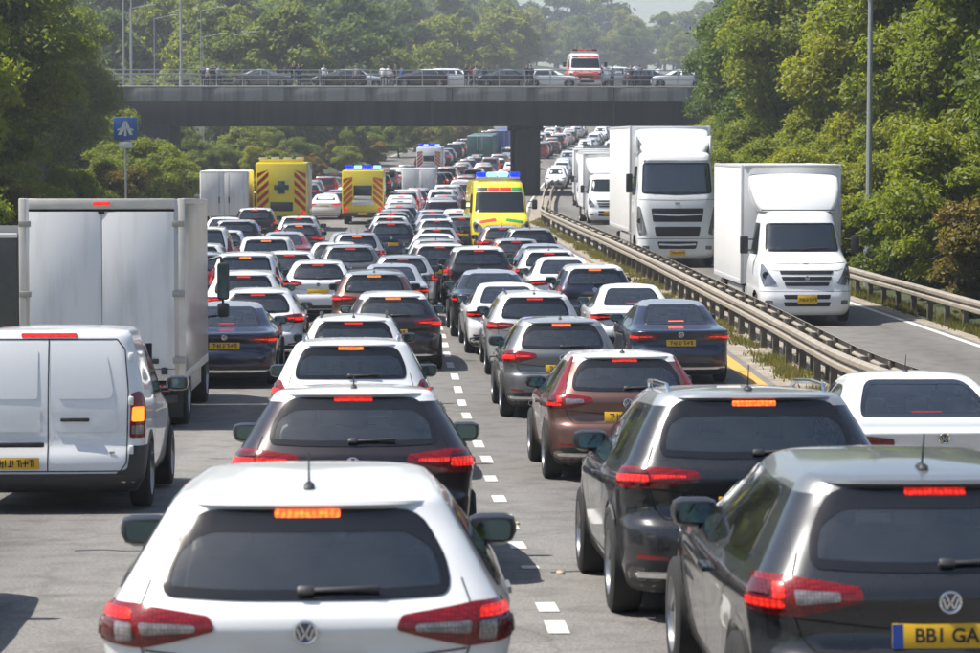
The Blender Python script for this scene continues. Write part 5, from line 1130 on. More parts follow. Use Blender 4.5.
for i, (d, ox, s) in enumerate(((74, 2.4, 1.), (82, 2.2, 1.1), (90, 2.6, 1.1), (98, 2.6, .8), (106, 2.8, .75), (114, 2.8, .75), (121, 3.0, .7), (131, 2.4, 1.1), (139, 2.6, 1.1), (148, 2.0, 1.05), (157, 2.2, 1.), (166, 2.5, .9), (176, 2.5, .8))):
    plant(SHRUBS, [0, 2, 1, 0, 2, 0][i % 6], float(edge_l(d)) - ox, d, s, 'shrub', f'{ORD[i]} bush from the camera in the hedge along the left verge', 'hedge along the left verge', 'bush')
for i, (x, d, s) in enumerate(((-16.5, 188, 1.3), (-19.5, 192, 1.4), (-22.5, 189, 1.5), (-17.5, 180, 1.2), (-20.5, 183, 1.4), (-24.5, 184, 1.5), (-18.5, 196, 1.2))):
    plant(SHRUBS, [1, 0, 1][i % 3], x, d, s, 'shrub', 'leafy bush on the bank at the left end of the bridge', 'bushes at the left bridge end', 'bush')
fl = 'tree in the hazy wood on the slope behind the bridge'; fg = 'wood behind the bridge'
n = 0
for d, hw, sc in ((236, 46, .55), (262, 50, .8), (285, 60, 1.), (310, 70, 1.05), (340, 80, 1.05), (375, 90, 1.1), (415, 100, 1.1), (460, 110, 1.1), (520, 130, 1.15), (590, 150, 1.2), (680, 170, 1.2), (755, 190, 1.0), (790, 190, 1.25), (840, 200, 1.5), (900, 220, 1.75)):
    sp = 5.6 + (d - 230)*.012; x = float(edge_l(d)) - hw
    while x < float(edge_r(d)) + hw*.95:
        clear = 5 if d < 600 else 2 if d < 740 else -60
        in_road = float(edge_l(d)) - clear < x < float(edge_r(d)) + clear + 1
        if not in_road and -.125 < x/d < .165 and not (x > 30 and d < 300 and x/d > .13):   # only what the valley lets the photograph see
            n += 1; q = 3 if d < 250 else random.choice([0, 1, 2, 1, 3, 0])
            plant(FAR, q, x + random.uniform(-1.5, 1.5), d + random.uniform(-9, 9), sc*random.uniform(.78, 1.2), 'tree', ['dark rounded', 'mid green rounded', 'tall dark', 'low pale green'][q] + ' tree in the hazy wood ' + ('left of the rescue vehicle' if x/d < .07 else 'right of the rescue vehicle') + (', front rows' if d < 330 else ', middle rows' if d < 550 else ', far rows'), fg)
        x += sp*random.uniform(.8, 1.25)
for i, (x, d, s) in enumerate(((-10, 216, .8), (-13, 222, 1.), (-9.5, 230, .9), (-12, 240, 1.1), (-8, 248, 1.), (-5, 262, 1.), (-2.5, 278, 1.1), (-14.5, 214, .9), (4, 300, 1.), (-16.5, 222, 1.2), (-11, 256, 1.3), (-6.5, 236, .8), (-9, 222, .7), (-3.5, 256, .8), (-1, 268, .9), (1.5, 286, 1.), (6.5, 312, 1.), (9, 326, 1.1), (-8, 274, 1.4), (-5, 290, 1.4), (0, 306, 1.4), (4, 322, 1.4), (12, 340, 1.2), (-14, 268, 1.5), (-11, 290, 1.5))):
    plant(SHRUBS, [0, 1, 2][i % 3], x, d, s, 'shrub', 'bush seen under the bridge on the left of the queue', 'bushes seen under the bridge', 'bush')
# unseen woods added behind the viewpoint for car paint and glass to mirror
wc = np.array([(sx*random.uniform(15, 24), y + random.uniform(-2, 2), random.uniform(3, 10)) for y in np.arange(-125, 38, 3.2) for sx in (-1, 1) for _ in range(2)] )
wc = wc[(wc[:, 1] < 8)]
put('unseen_woodland', leaf_mesh('unseen_woodland', wc, np.full(len(wc), 2.6), 26000, .42, [LEAF], .9, 77), kind='stuff', label='unseen roadside wood behind the viewpoint, added for the cars to mirror', cat='wood')
# grass and weeds at the foot of the rails
def tufts(name, pts, n, h, mats, label, seed):
    g = np.random.default_rng(seed); c = pts[g.integers(0, len(pts), n)] + np.stack([g.normal(0, .11, n), g.normal(0, .25, n), np.zeros(n)], 1)
    a = g.uniform(0, 6.28, n); hh = h*g.uniform(.4, 1.3, n); w = .012 + .008*g.random(n); ln = g.normal(0, .35, (n, 2))*hh[:, None]
    V = np.stack([c + np.stack([np.cos(a)*w, np.sin(a)*w, 0*a], 1), c - np.stack([np.cos(a)*w, np.sin(a)*w, 0*a], 1), c + np.stack([ln[:, 0], ln[:, 1], hh], 1)], 1).reshape(-1, 3)
    me = bpy.data.meshes.new(name); me.from_pydata(V.tolist(), [], np.arange(3*n).reshape(-1, 3).tolist())
    for m in mats: me.materials.append(m)
    put(name, me, kind='stuff', label=label, cat='grass')
GRASS = leafmat('grass_blades', [(.07, .085, .02), (.14, .135, .035), (.24, .20, .08)], (1.5, 1.5, .8))
def verge_pts(fx, d0, d1, off, k, seed):
    g = np.random.default_rng(seed); d = d0 + (d1 - d0)*g.random(k)**1.3; keep = np.sin(d*1.7) + np.sin(d*.63 + 1) + g.normal(0, .6, k) > -.4; d = d[keep]
    x = np.array([float(fx(q)) for q in d]) + off + g.normal(0, .12, len(d)); return np.stack([x, d, zroad(d)], 1)
tufts('grass', verge_pts(bar_x, 34, 150, -.28, 500, 3), 15000, .13, [GRASS], 'dry grass and weeds growing along the foot of the central barrier', 5)
tufts('grass', verge_pts(lambda d: edge_r(d) + .55, 40, 160, 0, 700, 4), 26000, .2, [GRASS], 'dry grass along the foot of the right roadside guard rail', 6)

# ---------------------------------------------------------------- bridge
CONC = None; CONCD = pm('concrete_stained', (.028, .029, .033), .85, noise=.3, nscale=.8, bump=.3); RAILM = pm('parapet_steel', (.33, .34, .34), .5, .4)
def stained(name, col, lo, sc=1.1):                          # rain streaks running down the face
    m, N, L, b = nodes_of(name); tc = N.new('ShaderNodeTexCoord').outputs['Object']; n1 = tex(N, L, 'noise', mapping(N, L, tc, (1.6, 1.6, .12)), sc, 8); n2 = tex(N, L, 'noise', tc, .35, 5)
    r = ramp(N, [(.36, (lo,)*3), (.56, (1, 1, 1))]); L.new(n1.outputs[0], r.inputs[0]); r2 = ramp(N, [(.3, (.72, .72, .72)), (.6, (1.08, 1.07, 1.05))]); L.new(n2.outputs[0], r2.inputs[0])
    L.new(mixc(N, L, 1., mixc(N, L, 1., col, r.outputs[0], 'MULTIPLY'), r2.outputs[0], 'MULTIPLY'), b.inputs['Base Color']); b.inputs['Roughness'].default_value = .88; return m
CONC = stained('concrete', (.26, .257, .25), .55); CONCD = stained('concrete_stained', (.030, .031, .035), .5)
BY0, BY1, BZ = 201.0, 212.0, 8.45
br = thing('road_bridge', 'concrete road bridge crossing the motorway on a dark pier', 'bridge', (0, BY0, 0))
put('deck', MB().box((3, 5.5, BZ - .16), (92, 11, .3)).build('deck', ASPH), br)
FASC = bx((0, 0, 0), (5.96, .5, 1.02), CONC, 'fascia', .03)
for x in np.arange(-40, 48, 6.0): put('fascia', FASC, br, (x, -.1, BZ - .52 + random.uniform(-.008, .008)))
for x in (-9.5, 3.5, 17.0): put('drain_pipe', MB().cyl((x, -.42, BZ - .9), (x, -.42, 5.75), .06, 8).build('drain_pipe', STEEL), br)
for y in (.7, 3.2, 5.7, 8.2, 10.4): put('bearing', bx((10.7, y, 5.655), (.7, .5, .04), STEEL, 'bearing'), br)
put('fascia', bx((3, 11.1, BZ - .52), (92, .5, 1.02), CONC, 'fascia', .04), br)
put('kerb_edge', bx((3, -.14, BZ + .05), (92, .62, .1), pm('kerb_concrete', (.48, .46, .43), .8, noise=.15), 'kerb_edge', .02), br)
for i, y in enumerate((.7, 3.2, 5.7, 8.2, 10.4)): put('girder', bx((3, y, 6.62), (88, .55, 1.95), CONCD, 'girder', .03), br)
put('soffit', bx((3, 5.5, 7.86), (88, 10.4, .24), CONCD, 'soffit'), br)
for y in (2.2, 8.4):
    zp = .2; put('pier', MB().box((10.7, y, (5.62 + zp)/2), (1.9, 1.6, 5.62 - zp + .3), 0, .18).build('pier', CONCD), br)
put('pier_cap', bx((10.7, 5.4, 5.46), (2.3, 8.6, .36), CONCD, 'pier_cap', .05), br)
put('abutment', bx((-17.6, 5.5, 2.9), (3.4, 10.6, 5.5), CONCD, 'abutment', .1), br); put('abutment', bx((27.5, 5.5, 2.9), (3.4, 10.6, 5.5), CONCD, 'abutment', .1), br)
for y in (-.08, 11.0):
    for z in (.45, .82, 1.18): put('parapet_rail', bx((3, y, BZ + z + .1), (88, .06, .07), RAILM, 'parapet_rail', .015), br)
PPOST = bx((0, 0, .6), (.08, .08, 1.2), RAILM, 'parapet_post', .01)
for x in np.arange(-39, 46, 1.9): put('parapet_post', PPOST, br, (x, -.08, BZ + .1))

# ---------------------------------------------------------------- lamp posts and signs
def lamp_post(x, d, h, z, label, arm=0, r=.09):
    t = thing('lamp_post', label, 'lamp post', (x, d, z), 0, 'lamp posts'); m = pm('lamp_steel', (.36, .37, .37), .5, .5)
    put('pole', MB().cyl((0, 0, -.3), (0, 0, h), r, 10, r2=r*.6).cyl((0, 0, -.3), (0, 0, 1.2), r*1.4, 10).build('pole', m), t)
    if arm:
        for sg in ((1,) if arm == 1 else (-1,) if arm == -1 else (1, -1)):
            put('arm', MB().cyl((0, 0, h - .05), (sg*1.5, 0, h + .25), r*.5, 8).build('arm', m), t); put('lantern', bx((sg*1.85, 0, h + .27), (.75, .28, .13), pm('lantern_grey', (.45, .46, .46), .5), 'lantern', .04), t)
T_ = lambda x, d: float(terrain(x, d))
lamp_post(14.4, 80, 12, T_(14.4, 80), 'tall lamp post rising out of the bushes on the right', -1, .10)
lamp_post(-15.1, 202.2, 12, BZ, 'tall lamp post standing on the left part of the bridge', 1, .11)
lamp_post(-22.0, 230, 20, T_(-22, 230), 'leftmost tall lamp post behind the bridge', 1, .10); lamp_post(-20.6, 222, 16, T_(-20.6, 222), 'second lamp post from the left behind the bridge', 1, .10)
for i, (px, yt, d) in enumerate(((133, 10, 240), (157, 20, 250), (205, 38, 250), (236, 36, 262), (203, 12, 245))):
    s = FPX/d; x = (px - VPX)/s; zt = HC + (VPY - yt)/s; zb = T_(x, d); lamp_post(x, d, zt - zb, zb, ['slim lamp post just right of the left trees', 'lamp post with an arm above the bridge rail, left of the tall bridge lamp', 'double-armed lamp post right of the tall bridge lamp', 'low lamp post behind the dark group on the bridge', 'higher lamp post in the wood right of the tall bridge lamp'][i], [1, 1, 2, 1, 1][i], .06)
BLU = pm('sign_blue', (.015, .10, .36), .4)
t = thing('road_sign', 'blue square road sign with white road symbol by the left hedge', 'road sign', (-12.2, 128, T_(-12.2, 128)))
zs = HC + (VPY - 129)/(FPX/128) - T_(-12.2, 128)
put('post', MB().cyl((0, .06, -.3), (0, .06, zs + .5), .05, 8).build('post', RAILM), t)
pn = put('sign_panel', bx((0, 0, zs), (1.1, .05, 1.06), BLU, 'sign_panel', .02), t)
b = MB(); 
for q in ([(-.42, -.34), (-.2, -.34), (.02, .12), (.0, .44), (-.09, .40)], [(.42, -.34), (.24, -.34), (.04, .1), (.02, .44), (.12, .38)], [(-.07, -.40), (.07, -.40), (.05, .1), (-.04, .1)], [(-.44, -.12), (-.2, -.02), (-.24, .06), (-.46, -.04)], [(.44, -.12), (.2, -.02), (.24, .06), (.46, -.04)]):
    b.add([(u*.85, -.032, zs + v*.85) for u, v in q] + [(u*.85, -.022, zs + v*.85) for u, v in q], [tuple(range(len(q))), tuple(range(2*len(q)-1, len(q)-1, -1))])
o = put('symbol', b.build('symbol', WPL), pn); o['kind'] = 'stuff'
put('distance_plate', bx((0, 0, zs - .76), (.62, .04, .3), WPL, 'distance_plate', .01), t)
t = thing('small_sign', 'small pale green board standing beside the left bridge abutment', 'sign', (-14.9, 199, T_(-14.9, 199)))
put('board', bx((0, 0, 1.15), (.95, .05, 1.35), pm('board_green', (.36, .52, .47), .5), 'board', .02), t); put('post', MB().cyl((0, .05, -.3), (0, .05, 1.6), .05, 6).build('post', RAILM), t)

# ---------------------------------------------------------------- placing the traffic
CNAME = {'paint_white': 'white', 'paint_off_white': 'off-white', 'paint_silver': 'silver', 'paint_pale_silver': 'pale silver', 'paint_grey': 'grey', 'paint_dark_grey': 'dark grey', 'paint_black': 'black', 'paint_navy': 'navy', 'paint_plum': 'plum', 'paint_brown': 'brown', 'paint_red': 'dark red', 'paint_blue': 'blue'}
KNAME = {'hatch': 'hatchback', 'estate': 'estate car', 'suv': 'tall crossover', 'saloon': 'saloon', 'mpv': 'people carrier'}
LANES = {'A': 'far-left queue', 'B': 'queue beyond the box truck', 'C': 'queue left of the dashed line', 'D': 'queue right of the dashed line', 'E': 'queue beside the central barrier'}
DROP1 = {'bonnet_grille', 'headlamp', 'reflector', 'wheel_well', 'underbody', 'exhaust', 'bumper_trim'}
DROP4 = {'underbody', 'number_plate', 'bumper', 'brake_light', 'rear_window', 'tail_light'}
DROP3 = {'bonnet_grille', 'headlamp', 'underbody', 'windscreen', 'number_plate', 'bumper'}
_sub = {}
def reduced(key, proto, drop):
    if key not in _sub:
        q = Proto(); mp = {}
        for i, e in enumerate(proto):
            if e[0] in drop or (e[2] is not None and e[2] not in mp): continue
            mp[i] = len(q); q.append((e[0], e[1], None if e[2] is None else mp[e[2]], *e[3:]))
        _sub[key] = q
    return _sub[key]
def mats_for(pa, ro, lit): return {'paint': pa, 'roofpaint_skyshine': ro, 'brake': LITO if lit == 2 else LIT if lit == 1 else OFFR, 'lamp': LIT if lit else LENS}
def put_car(kind, x, d, pa, ro, label, style=0, priv=False, rails=0, lit=1, group='cars queueing on the left carriageway', yaw=0., lod=None, oncoming=False):
    if lod is None: lod = 0 if d < 63 else 1 if d < 112 else 2 if d < 175 else 3
    pr = car_proto(kind, min(lod, 2), style, priv, rails)
    if lod == 1: pr = reduced((kind, 1, style, priv, rails), pr, DROP1)
    if lod == 3: pr = reduced((kind, 4 if oncoming else 3), pr, DROP4 if oncoming else DROP3)
    L = SPECS[kind]['L']; a = slope(d + .8, L - 1.6); z = float(zroad(d + .8)) - .8*math.tan(a); rz = heading(d) + yaw
    if oncoming: return spawn(pr, 'car', label, 'car', (x - L*math.sin(-rz)*0, d + L, float(zroad(d + L)) - .02), (-slope(d), 0, math.pi + rz), group, mats_for(pa, ro, lit))
    return spawn(pr, 'car', label, 'car', (x, d, z), (a, 0, rz), group, mats_for(pa, ro, lit))
W_, O_, S_, P_, G_, D_, K_, N_, M_, B_, X_ = P_WHITE, P_OFFW, P_SILVER, P_PALE, P_GREY, P_DARK, P_BLACK, P_NAVY, P_PLUM, P_BROWN, P_RED
# (lane, photo column, scale, kind, body, roof (paler: sky reflection in the colour), light style, privacy glass, roof rails, lit)
CARS = [
 ('C', 303, 243, 'hatch', W_, W_, 1, False, 0, 2), ('C', 352, 140, 'hatch', M_, W_, 0, False, 0, 1), ('C', 350, 90, 'suv', W_, W_, 0, True, 1, 2), ('C', 353, 66, 'estate', W_, W_, 0, False, 2, 1), ('C', 393, 54, 'hatch', M_, W_, 0, True, 0, 2),
 ('C', 374, 47, 'estate', B_, W_, 0, False, 0, 2), ('C', 392, 43.3, 'saloon', W_, W_, 0, False, 0, 1), ('B', 318, 42, 'hatch', W_, W_, 0, True, 0, 1), ('C', 403, 40.2, 'hatch', S_, W_, 0, False, 0, 1), ('C', 350, 37.4, 'estate', G_, W_, 0, True, 0, 1),
 ('C', 334, 35.2, 'hatch', W_, W_, 0, True, 0, 1), ('C', 357, 33.2, 'estate', S_, W_, 0, False, 0, 2), ('C', 350, 31.4, 'saloon', W_, W_, 0, False, 0, 0), ('C', 391, 29.5, 'suv', N_, P_, 0, False, 0, 1), ('C', 390, 26.4, 'hatch', S_, W_, 0, False, 0, 1), ('C', 391, 24.7, 'estate', K_, P_, 0, False, 0, 1), ('C', 395, 23.4, 'hatch', M_, P_, 0, False, 0, 1),
 ('D', 963, 229, 'hatch', D_, P_ROOFSKY, 2, False, 0, 1), ('D', 766, 161, 'estate', D_, P_, 0, True, 1, 2), ('D', 630, 91, 'hatch', B_, O_, 3, False, 0, 1), ('D', 564, 67, 'hatch', G_, P_, 0, False, 0, 2), ('D', 536, 55.5, 'estate', S_, W_, 0, True, 2, 1),
 ('D', 511, 50.3, 'saloon', W_, W_, 0, False, 0, 1), ('D', 494, 46.2, 'saloon', K_, W_, 0, False, 0, 1), ('D', 479, 40, 'suv', D_, W_, 0, True, 0, 1), ('D', 440, 37.4, 'suv', M_, W_, 0, False, 0, 1), ('D', 436, 34.9, 'estate', W_, W_, 0, False, 0, 1), ('D', 435, 32, 'saloon', W_, W_, 0, False, 0, 1), ('D', 437, 29.5, 'hatch', S_, W_, 0, False, 0, 1), ('D', 437, 27, 'hatch', G_, W_, 0, False, 0, 1), ('D', 435, 25, 'saloon', P_, W_, 0, False, 0, 1), ('D', 433, 23.4, 'hatch', N_, W_, 0, False, 0, 1),
 ('E', 953, 118, 'saloon', W_, W_, 0, False, 0, 0), ('E', 683, 57.6, 'saloon', N_, P_, 0, False, 0, 2), ('E', 637, 51.6, 'saloon', W_, W_, 0, False, 0, 1), ('E', 596, 45.5, 'suv', N_, W_, 0, False, 0, 2), ('E', 566, 41.5, 'saloon', W_, W_, 0, False, 0, 1), ('E', 550, 38.3, 'estate', S_, W_, 0, True, 0, 1), ('E', 546, 35.8, 'saloon', G_, W_, 0, False, 0, 1), ('E', 517, 33.6, 'hatch', X_, W_, 0, True, 0, 1), ('E', 531, 31.6, 'suv', K_, P_, 0, True, 0, 0), ('E', 503, 29.8, 'hatch', B_, P_, 0, False, 0, 1),
 ('E', 462, 26, 'hatch', K_, P_, 0, False, 0, 1), ('E', 459, 23.6, 'estate', W_, W_, 0, False, 0, 1),
 ('B', -283, 181, 'hatch', W_, W_, 0, False, 0, 0), ('B', 224, 58, 'saloon', N_, P_, 0, False, 0, 1), ('B', 257, 52.5, 'hatch', W_, W_, 0, False, 0, 1), ('B', 243, 47.4, 'estate', W_, W_, 0, False, 0, 1), ('B', 245, 42.4, 'mpv', W_, W_, 0, False, 0, 2), ('B', 289, 39.3, 'hatch', W_, W_, 0, False, 0, 1), ('B', 266, 36, 'mpv', W_, W_, 0, True, 0, 2), ('B', 283, 32.2, 'saloon', X_, W_, 0, False, 0, 0), ('B', 299, 28.1, 'hatch', M_, W_, 0, False, 0, 2), ('B', 298, 25.8, 'estate', S_, W_, 0, False, 0, 1),
 ('A', 196, 40, 'hatch', X_, W_, 0, False, 0, 1), ('A', 196, 37, 'estate', W_, W_, 0, True, 0, 0), ('A', 203, 33, 'mpv', W_, W_, 0, False, 0, 0), ('A', 223, 30.5, 'hatch', S_, W_, 0, True, 0, 1), ('A', 236, 28.4, 'suv', D_, W_, 0, False, 0, 0), ('A', 222, 26.6, 'saloon', W_, W_, 0, True, 0, 0), ('A', 255, 24.5, 'suv', M_, W_, 0, False, 0, 1)]
LST = []
for ln, px, s, kind, pa, ro, st, pv, ra, lit in CARS:
    x, d = pix(px, s); LST.append([ln, x, d, kind, pa, ro, st, pv, ra, lit])
# the queue goes on under and beyond the bridge
pal = [(W_, W_), (S_, W_), (K_, P_), (G_, P_), (W_, W_), (N_, P_), (P_, W_), (M_, W_), (X_, P_), (D_, W_), (W_, W_)]
g = random.Random(5)
for ln, u, d0, d1 in (('A', -7.3, 146, 215), ('B', -3.9, 150, 330), ('C', .45, 120, 352), ('D', 2.75 - .1, 120.5, 355), ('E', 5.1, 121, 350)):
    d = d0
    while d < d1:
        uu = u + g.uniform(-.25, .25)
        if ln == 'C' and d < 150: uu = max(uu, .55)
        if ln == 'E' and d < 160: uu -= .25
        pa, ro = g.choice(pal)
        if not (ln == 'C' and 168 < d < 200) and not (ln == 'B' and 233 < d < 247) and not (ln == 'E' and 258 < d < 276):
            LST.append([ln, uu + float(xoff(d)), d, g.choice(['hatch', 'estate', 'suv', 'saloon', 'hatch', 'mpv']), pa, ro, 0, False, 0, g.choice([1, 1, 2, 0])])
        d += g.uniform(5.6, 7.2)
LST.sort(key=lambda r: (r[0], r[2])); cnt = {}
for ln, x, d, kind, pa, ro, st, pv, ra, lit in LST:
    i = cnt.get(ln, 0); cnt[ln] = i + 1
    if d > 44 and ro is W_ and pa is not W_: ro = random.choice([W_, S_, S_, P_])
    if d > 44 and pa is W_ and random.random() < .28: pa, ro = random.choice([(S_, S_), (P_, S_), (O_, O_)])
    cn = CNAME[pa.name]; two = pa is not ro
    lab = f"{cn} {KNAME[kind]}" + (" with sky-brightened roof" if two else "") + f", {ORD[i]} in the {LANES[ln]}"
    if d > 34 and st == 0: st = random.choice([0, 0, 2])
    o = put_car(kind, x, d, pa, ro, lab, st, pv, ra, lit, yaw=R(random.uniform(-.8, .8)) if d > 20 else 0)
    if d > 32: o.scale = (random.uniform(.96, 1.02), 1, random.uniform(.965, 1.05))
    if d > 22 and random.random() < .5:
        for c in o.children:
            if c.name.startswith('antenna'): bpy.data.objects.remove(c); break
    if d < 60 and d != 0:
        pl = next(c for c in o.children if c.name.startswith('number_plate'))
        if abs(x - pix(963, 229)[0]) < .01 and d < 13:
            q = put('lettering', text_mesh('BB1 GA', .088, INK, .002, True), pl, (-.015, -.009, 0), (R(90), 0, 0), kind='stuff'); put('plate_band', bx((-.235, -.007, 0), (.05, .004, .108), EUB, 'plate_band'), pl)
        elif d < 18 and ln == 'D': put('lettering', text_mesh('B5 LKD', .10, INK, .002, True), pl, (0, -.009, 0), (R(90), 0, 0), kind='stuff')
        elif d > 15: put('plate_marks', MARKS, pl, kind='stuff')

def veh(proto, name, label, cat, x, d, pa=P_WHITE, lit=1, group=None, yaw=0., scale=1.):
    a = slope(d + 1, 4.0) if d > 20 else slope(d + 1, 2.6); z = float(zroad(d + 1)) - math.tan(a)
    return spawn(proto, name, label, cat, (x, d, z), (a, 0, heading(d) + yaw), group, mats_for(pa, pa, lit), scale)
VAN, BTR, LUT, LOR = make_panel_van(), make_box_truck(), make_luton(), make_lorry()
veh(VAN, 'panel_van', 'white panel van with closed rear doors in the left foreground', 'van', *pix(47, 103))
veh(BTR, 'box_truck', 'white box truck with scuffed rear doors ahead of the panel van', 'truck', *pix(103, 70), P_WHITE)
x, d = pix(-50, 60)
veh(make_rear_box(2.4, 2.75, .8, 4.2, pm('curtain_dark', (.06, .065, .06), .6, noise=.3), 'van'), 'box_truck', 'dark truck half hidden at the left edge beside the box truck', 'truck', x, d)
veh(LUT, 'box_van', 'white box van with roof wind deflector, nearest on the right carriageway', 'van', *pix(810, 43.4))
veh(LOR, 'lorry', 'tall white lorry with three dark grilles beside the central barrier', 'lorry', 10.0, 92.0, scale=1.05)
LUTS = make_luton(True)
for x, d, l in ((11.7, 141, 'white box van coming on behind the tall lorry'), (12.6, 156, 'third white box van of the oncoming row, half hidden'), (13.3, 172, 'fourth white box van of the oncoming row near the bridge'), (15.8, 198, 'white box van coming out from under the bridge')):
    veh(LUTS, 'box_van', l, 'van', x, d, group='white box vans on the right carriageway')
GRN = pm('marking_green', (.03, .25, .07), .5)
veh(make_emergency_front(GRN), 'ambulance', 'yellow ambulance facing the camera with blue lights flashing', 'ambulance', 4.45, 103, P_YEL, yaw=R(1.5), scale=1.12)
AMBR = make_rear_box(2.2, 2.85, .5, 4.0, P_YEL, 'ambulance')
veh(AMBR, 'ambulance', 'yellow ambulance driving away with blue lights, left of the queue', 'ambulance', *pix(363, 19), P_YEL)
veh(make_rear_box(2.5, 3.35, .6, 6.0, P_YEL, 'support'), 'rescue_truck', 'yellow rescue truck with red chevrons and dark cross emblem', 'truck', *pix(282, 20.5), P_YEL)
veh(make_rear_box(2.35, 2.95, .75, 4.5, BOXW, 'van'), 'box_van', 'white box van with grey rear doors left of the yellow rescue truck', 'van', *pix(225, 20.6))
veh(make_rear_box(2.2, 2.5, .5, 4.0, P_WHITE, 'van'), 'delivery_van', 'white van with grey doors in the queue under the bridge', 'van', 2.2, 176, P_WHITE)
veh(make_rear_box(2.2, 2.7, .5, 4.0, P_WHITE, 'ambulance'), 'ambulance', 'white ambulance with blue lights in the queue under the bridge', 'ambulance', 3.9, 240, P_WHITE)
veh(make_rear_box(2.5, 3.1, .5, 8.0, pm('bus_green', (.05, .12, .11), .4), 'van'), 'coach', 'dark green coach far up the queue beyond the bridge', 'coach', 9.2, 262)
veh(make_rear_box(2.5, 3.4, .6, 7.0, pm('box_blue', (.03, .06, .22), .4), 'van'), 'lorry', 'dark blue lorry far up the queue beside the bridge pier', 'lorry', 12.2, 270)
g = random.Random(9); i = 0
for u in (9.6, 12.4):
    d = 216 + (u > 10)*4
    while d < 420:
        pa, ro = g.choice(pal[:7] + [(W_, W_)]*3); k = g.choice(['hatch', 'mpv', 'suv', 'saloon', 'mpv'])
        put_car(k, u + float(xoff(d)) + g.uniform(-.3, .3), d, pa, ro, f"{CNAME[pa.name]} {KNAME[k]} {ORD[i]} on the climbing road right of the pier", group='cars on the climbing road beyond the bridge', lod=3, oncoming=True, lit=0); i += 1
        d += g.uniform(8, 12)
for d, u in ((640, 3), (655, -1), (668, 4), (684, 0), (700, 5), (646, 9), (676, 10), (710, -3), (628, 0), (662, 1)):
    put_car(g.choice(['mpv', 'suv', 'hatch']), u + float(xoff(d)), d, g.choice([W_, S_, P_, W_]), W_, 'pale car on the hazy road far above the bridge', group='cars on the hazy far road', lod=3, lit=0)

# ---------------------------------------------------------------- on the bridge
DROPB = {'seat', 'dashboard', 'panel_gap', 'reflector', 'border', 'door_mirror', 'wheel_well', 'rear_wiper', 'badge', 'exhaust', 'bumper_trim', 'antenna', 'door_handle', 'number_plate', 'mirror_glass'}
for px, dy, kind, pa, ro, dirn, lab in ((265, 2.2, 'saloon', G_, P_, 1, 'grey saloon on the bridge, leftmost car'), (340, 2.6, 'hatch', D_, P_, -1, 'dark hatchback on the bridge, second car from the left'), (421, 2.2, 'hatch', M_, W_, -1, 'plum hatchback with sky-brightened roof near the middle of the bridge'), (458, 5.4, 'suv', W_, W_, 1, 'small white car behind the plum hatchback on the bridge'),
                                        (504, 2.4, 'saloon', D_, S_, -1, 'dark saloon on the bridge left of the white car'), (552, 2.2, 'hatch', W_, W_, 1, 'white hatchback on the bridge left of the rescue vehicle'), (626, 4.8, 'mpv', S_, W_, 1, 'silver people carrier on the bridge right of the rescue vehicle'), (678, 2.2, 'saloon', W_, W_, -1, 'white saloon on the bridge by the right-hand trees'), (716, 4.6, 'hatch', D_, P_, 1, 'dark hatchback at the right end of the bridge'), (360, 6.2, 'estate', S_, W_, 1, 'silver estate car in the far lane of the bridge'), (650, 2.4, 'hatch', N_, P_, 1, 'navy hatchback on the bridge beside the white saloon')):
    d = BY0 + dy; x = (px - VPX)/(FPX/d); L = SPECS[kind]['L']
    spawn(reduced((kind, 'b'), car_proto(kind, 1), DROPB), 'car', lab, 'car', (x - dirn*L/2, d, BZ + .0), (0, 0, -math.pi/2*dirn), 'cars on the bridge', mats_for(pa, ro, 0))
RSC = make_emergency_front(SAFR, pm('rescue_red', (.50, .07, .04), .4))
spawn(RSC, 'rescue_vehicle', 'white and red rescue vehicle facing the camera on the bridge', 'rescue vehicle', ((587 - VPX)/(FPX/(BY0 + 2)), BY0 + 3.2, BZ), (0, 0, 0), None, {**mats_for(P_WHITE, P_WHITE, 0), 'lit_blue': OFFR, 'lit_blue_white': ORANGE, 'marking_green': SAFR}, (1.28, .75, 1.08))
SKIN = pm('skin', (.42, .26, .19), .6); HAIR = pm('hair', (.03, .022, .018), .7); TOP = pm('top', (.5, .5, .5), .8); LEGS = pm('legs', (.05, .05, .07), .8)
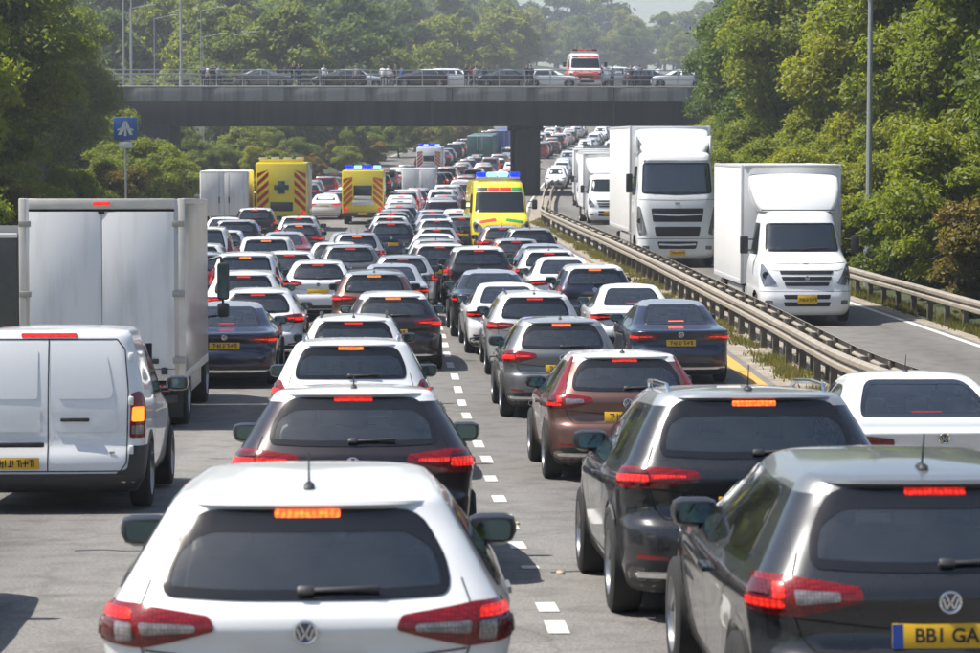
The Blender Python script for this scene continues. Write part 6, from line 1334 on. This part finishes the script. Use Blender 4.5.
def make_person(pose):
    """one continuous figure grown over a posed skeleton"""
    J = [((0, 0, .95), .145), ((0, .0, 1.18), .135), ((0, 0, 1.40), .15), ((0, 0, 1.50), .06), ((0, -.01, 1.56), .06), ((0, -.015, 1.66), .10), ((0, -.01, 1.74), .085)]; E = [(0, 1), (1, 2), (2, 3), (3, 4), (4, 5), (5, 6)]
    def chain(root, pts):
        k = root
        for q, r in pts: J.append((q, r)); E.append((k, len(J) - 1)); k = len(J) - 1
    el, ha = [((.24, .02, 1.16), (.25, -.06, .92)), ((.25, -.06, 1.17), (.12, -.26, 1.12)), ((.23, .06, 1.17), (.18, .10, .95))][pose]
    for s in (1, -1):
        e, h = (el, ha) if not (pose == 2 and s < 0) else ((.24, .0, 1.16), (.25, -.04, .92))
        chain(2, [((s*.19, 0, 1.41), .07), ((s*e[0], e[1], e[2]), .048), ((s*h[0], h[1], h[2]), .036), ((s*h[0], h[1] - .03, h[2] - .09), .034)])
        st = [.0, .02, .13][pose]*s
        chain(0, [((s*.095, 0, .88), .10), ((s*.10, -.02 + st*.5, .50), .066), ((s*.105, .02 + st, .09), .045), ((s*.115, -.13 + st, .04), .04)])
    me = bpy.data.meshes.new('person'); me.from_pydata([q for q, r in J], E, []); o = bpy.data.objects.new('person', me); COL.objects.link(o)
    sk = o.modifiers.new('skin', 'SKIN'); 
    for v, (q, r) in zip(me.skin_vertices[0].data, J): v.radius = (r, r*.85)
    me.skin_vertices[0].data[0].use_root = True; sk.use_smooth_shade = True; o.modifiers.new('s', 'SUBSURF').levels = 1
    out = bpy.data.meshes.new_from_object(o.evaluated_get(bpy.context.evaluated_depsgraph_get())); bpy.data.objects.remove(o)
    for m in (SKIN, HAIR, TOP, LEGS): out.materials.append(m)
    for f in out.polygons:
        z, y, x = f.center.z, f.center.y, abs(f.center.x); f.material_index = 1 if z > 1.70 or (z > 1.6 and y > .02) else 0 if z > 1.50 or (x > .17 and z < 1.12 and z > .8) else 2 if z > .93 else 3; f.use_smooth = True
    out.name = 'figure'; return out
PEOPLE = [make_person(i) for i in range(3)]
shirts = {'white': (.7, .7, .7), 'black': (.02, .02, .025), 'navy': (.03, .04, .10), 'grey': (.22, .22, .23), 'red': (.35, .04, .04), 'blue': (.08, .16, .35)}
for i, (px, dy, sh_, lab) in enumerate(((205, .9, 'navy', 'person in navy at the left end of the group behind the bridge rail'), (209, 1.3, 'white', 'person in white in the dark group on the left of the bridge'), (213, .8, 'black', 'person in black in the middle of the left group on the bridge'), (217, 1.2, 'navy', 'person in navy at the right of the left group on the bridge'), (221, .9, 'grey', 'person in grey at the right end of the left group on the bridge'), (294, 1.0, 'black', 'person in black on the bridge right of the grey saloon'), (300, .9, 'navy', 'second of two dark-clad people right of the grey saloon'),
        (325, .7, 'white', 'person in white on the bridge left of the dark hatchback'), (357, .7, 'grey', 'person in grey on the bridge right of the dark hatchback'), (383, .8, 'white', 'person in white standing on the bridge left of the plum hatchback'), (389, .9, 'white', 'second person in white left of the plum hatchback'), (396, 1.1, 'black', 'person in black just left of the plum hatchback'), (402, 4.6, 'blue', 'person in blue behind the plum hatchback on the bridge'),
        (466, .8, 'black', 'person in black between the plum hatchback and the dark saloon'), (471, 1.1, 'red', 'person in red between the plum hatchback and the dark saloon'), (476, .8, 'grey', 'person in grey left of the dark saloon on the bridge'), (484, .9, 'navy', 'person in navy beside the dark saloon on the bridge'), (527, .8, 'black', 'person in black on the bridge left of the white hatchback'), (531, 1.2, 'navy', 'person in navy on the bridge left of the white hatchback'),
        (612, .8, 'grey', 'person in grey on the bridge right of the rescue vehicle'), (631, .7, 'black', 'person in black before the silver people carrier'), (640, .9, 'navy', 'person in navy left of the navy hatchback on the bridge'), (697, .8, 'black', 'person in black right of the white saloon on the bridge'), (703, 1.0, 'red', 'person in red right of the white saloon on the bridge'), (658, 5.5, 'white', 'person in white behind the navy hatchback on the bridge'), (709, .8, 'blue', 'person in blue at the right end of the bridge'))):
    d = BY0 + dy; o = thing('person', lab, 'person', ((px - VPX)/(FPX/d), d, BZ + .0), random.uniform(-1, 1) + (math.pi if i % 3 == 0 else 0), 'people standing on the bridge')
    q = put('figure', PEOPLE[i % 3], o); q.scale = (1, 1, random.uniform(.95, 1.03))
    sl = q.material_slots[2]; sl.link = 'OBJECT'; sl.material = pm('shirt_' + sh_, shirts[sh_], .85)

# ---------------------------------------------------------------- haze
hz = MB(); hz.box((20, 680, 44), (1000, 1650, 100)); hm = bpy.data.materials.new('haze'); hm.use_nodes = True
N = hm.node_tree.nodes; N.remove(N['Principled BSDF']); v = N.new('ShaderNodeVolumePrincipled'); v.inputs['Color'].default_value = (.88, .93, 1, 1); v.inputs['Density'].default_value = .0005; v.inputs['Anisotropy'].default_value = .35
hm.node_tree.links.new(v.outputs[0], N['Material Output'].inputs['Volume'])
put('haze', hz.build('haze', hm), kind='stuff', label='thin summer haze hanging over the whole road', cat='haze')
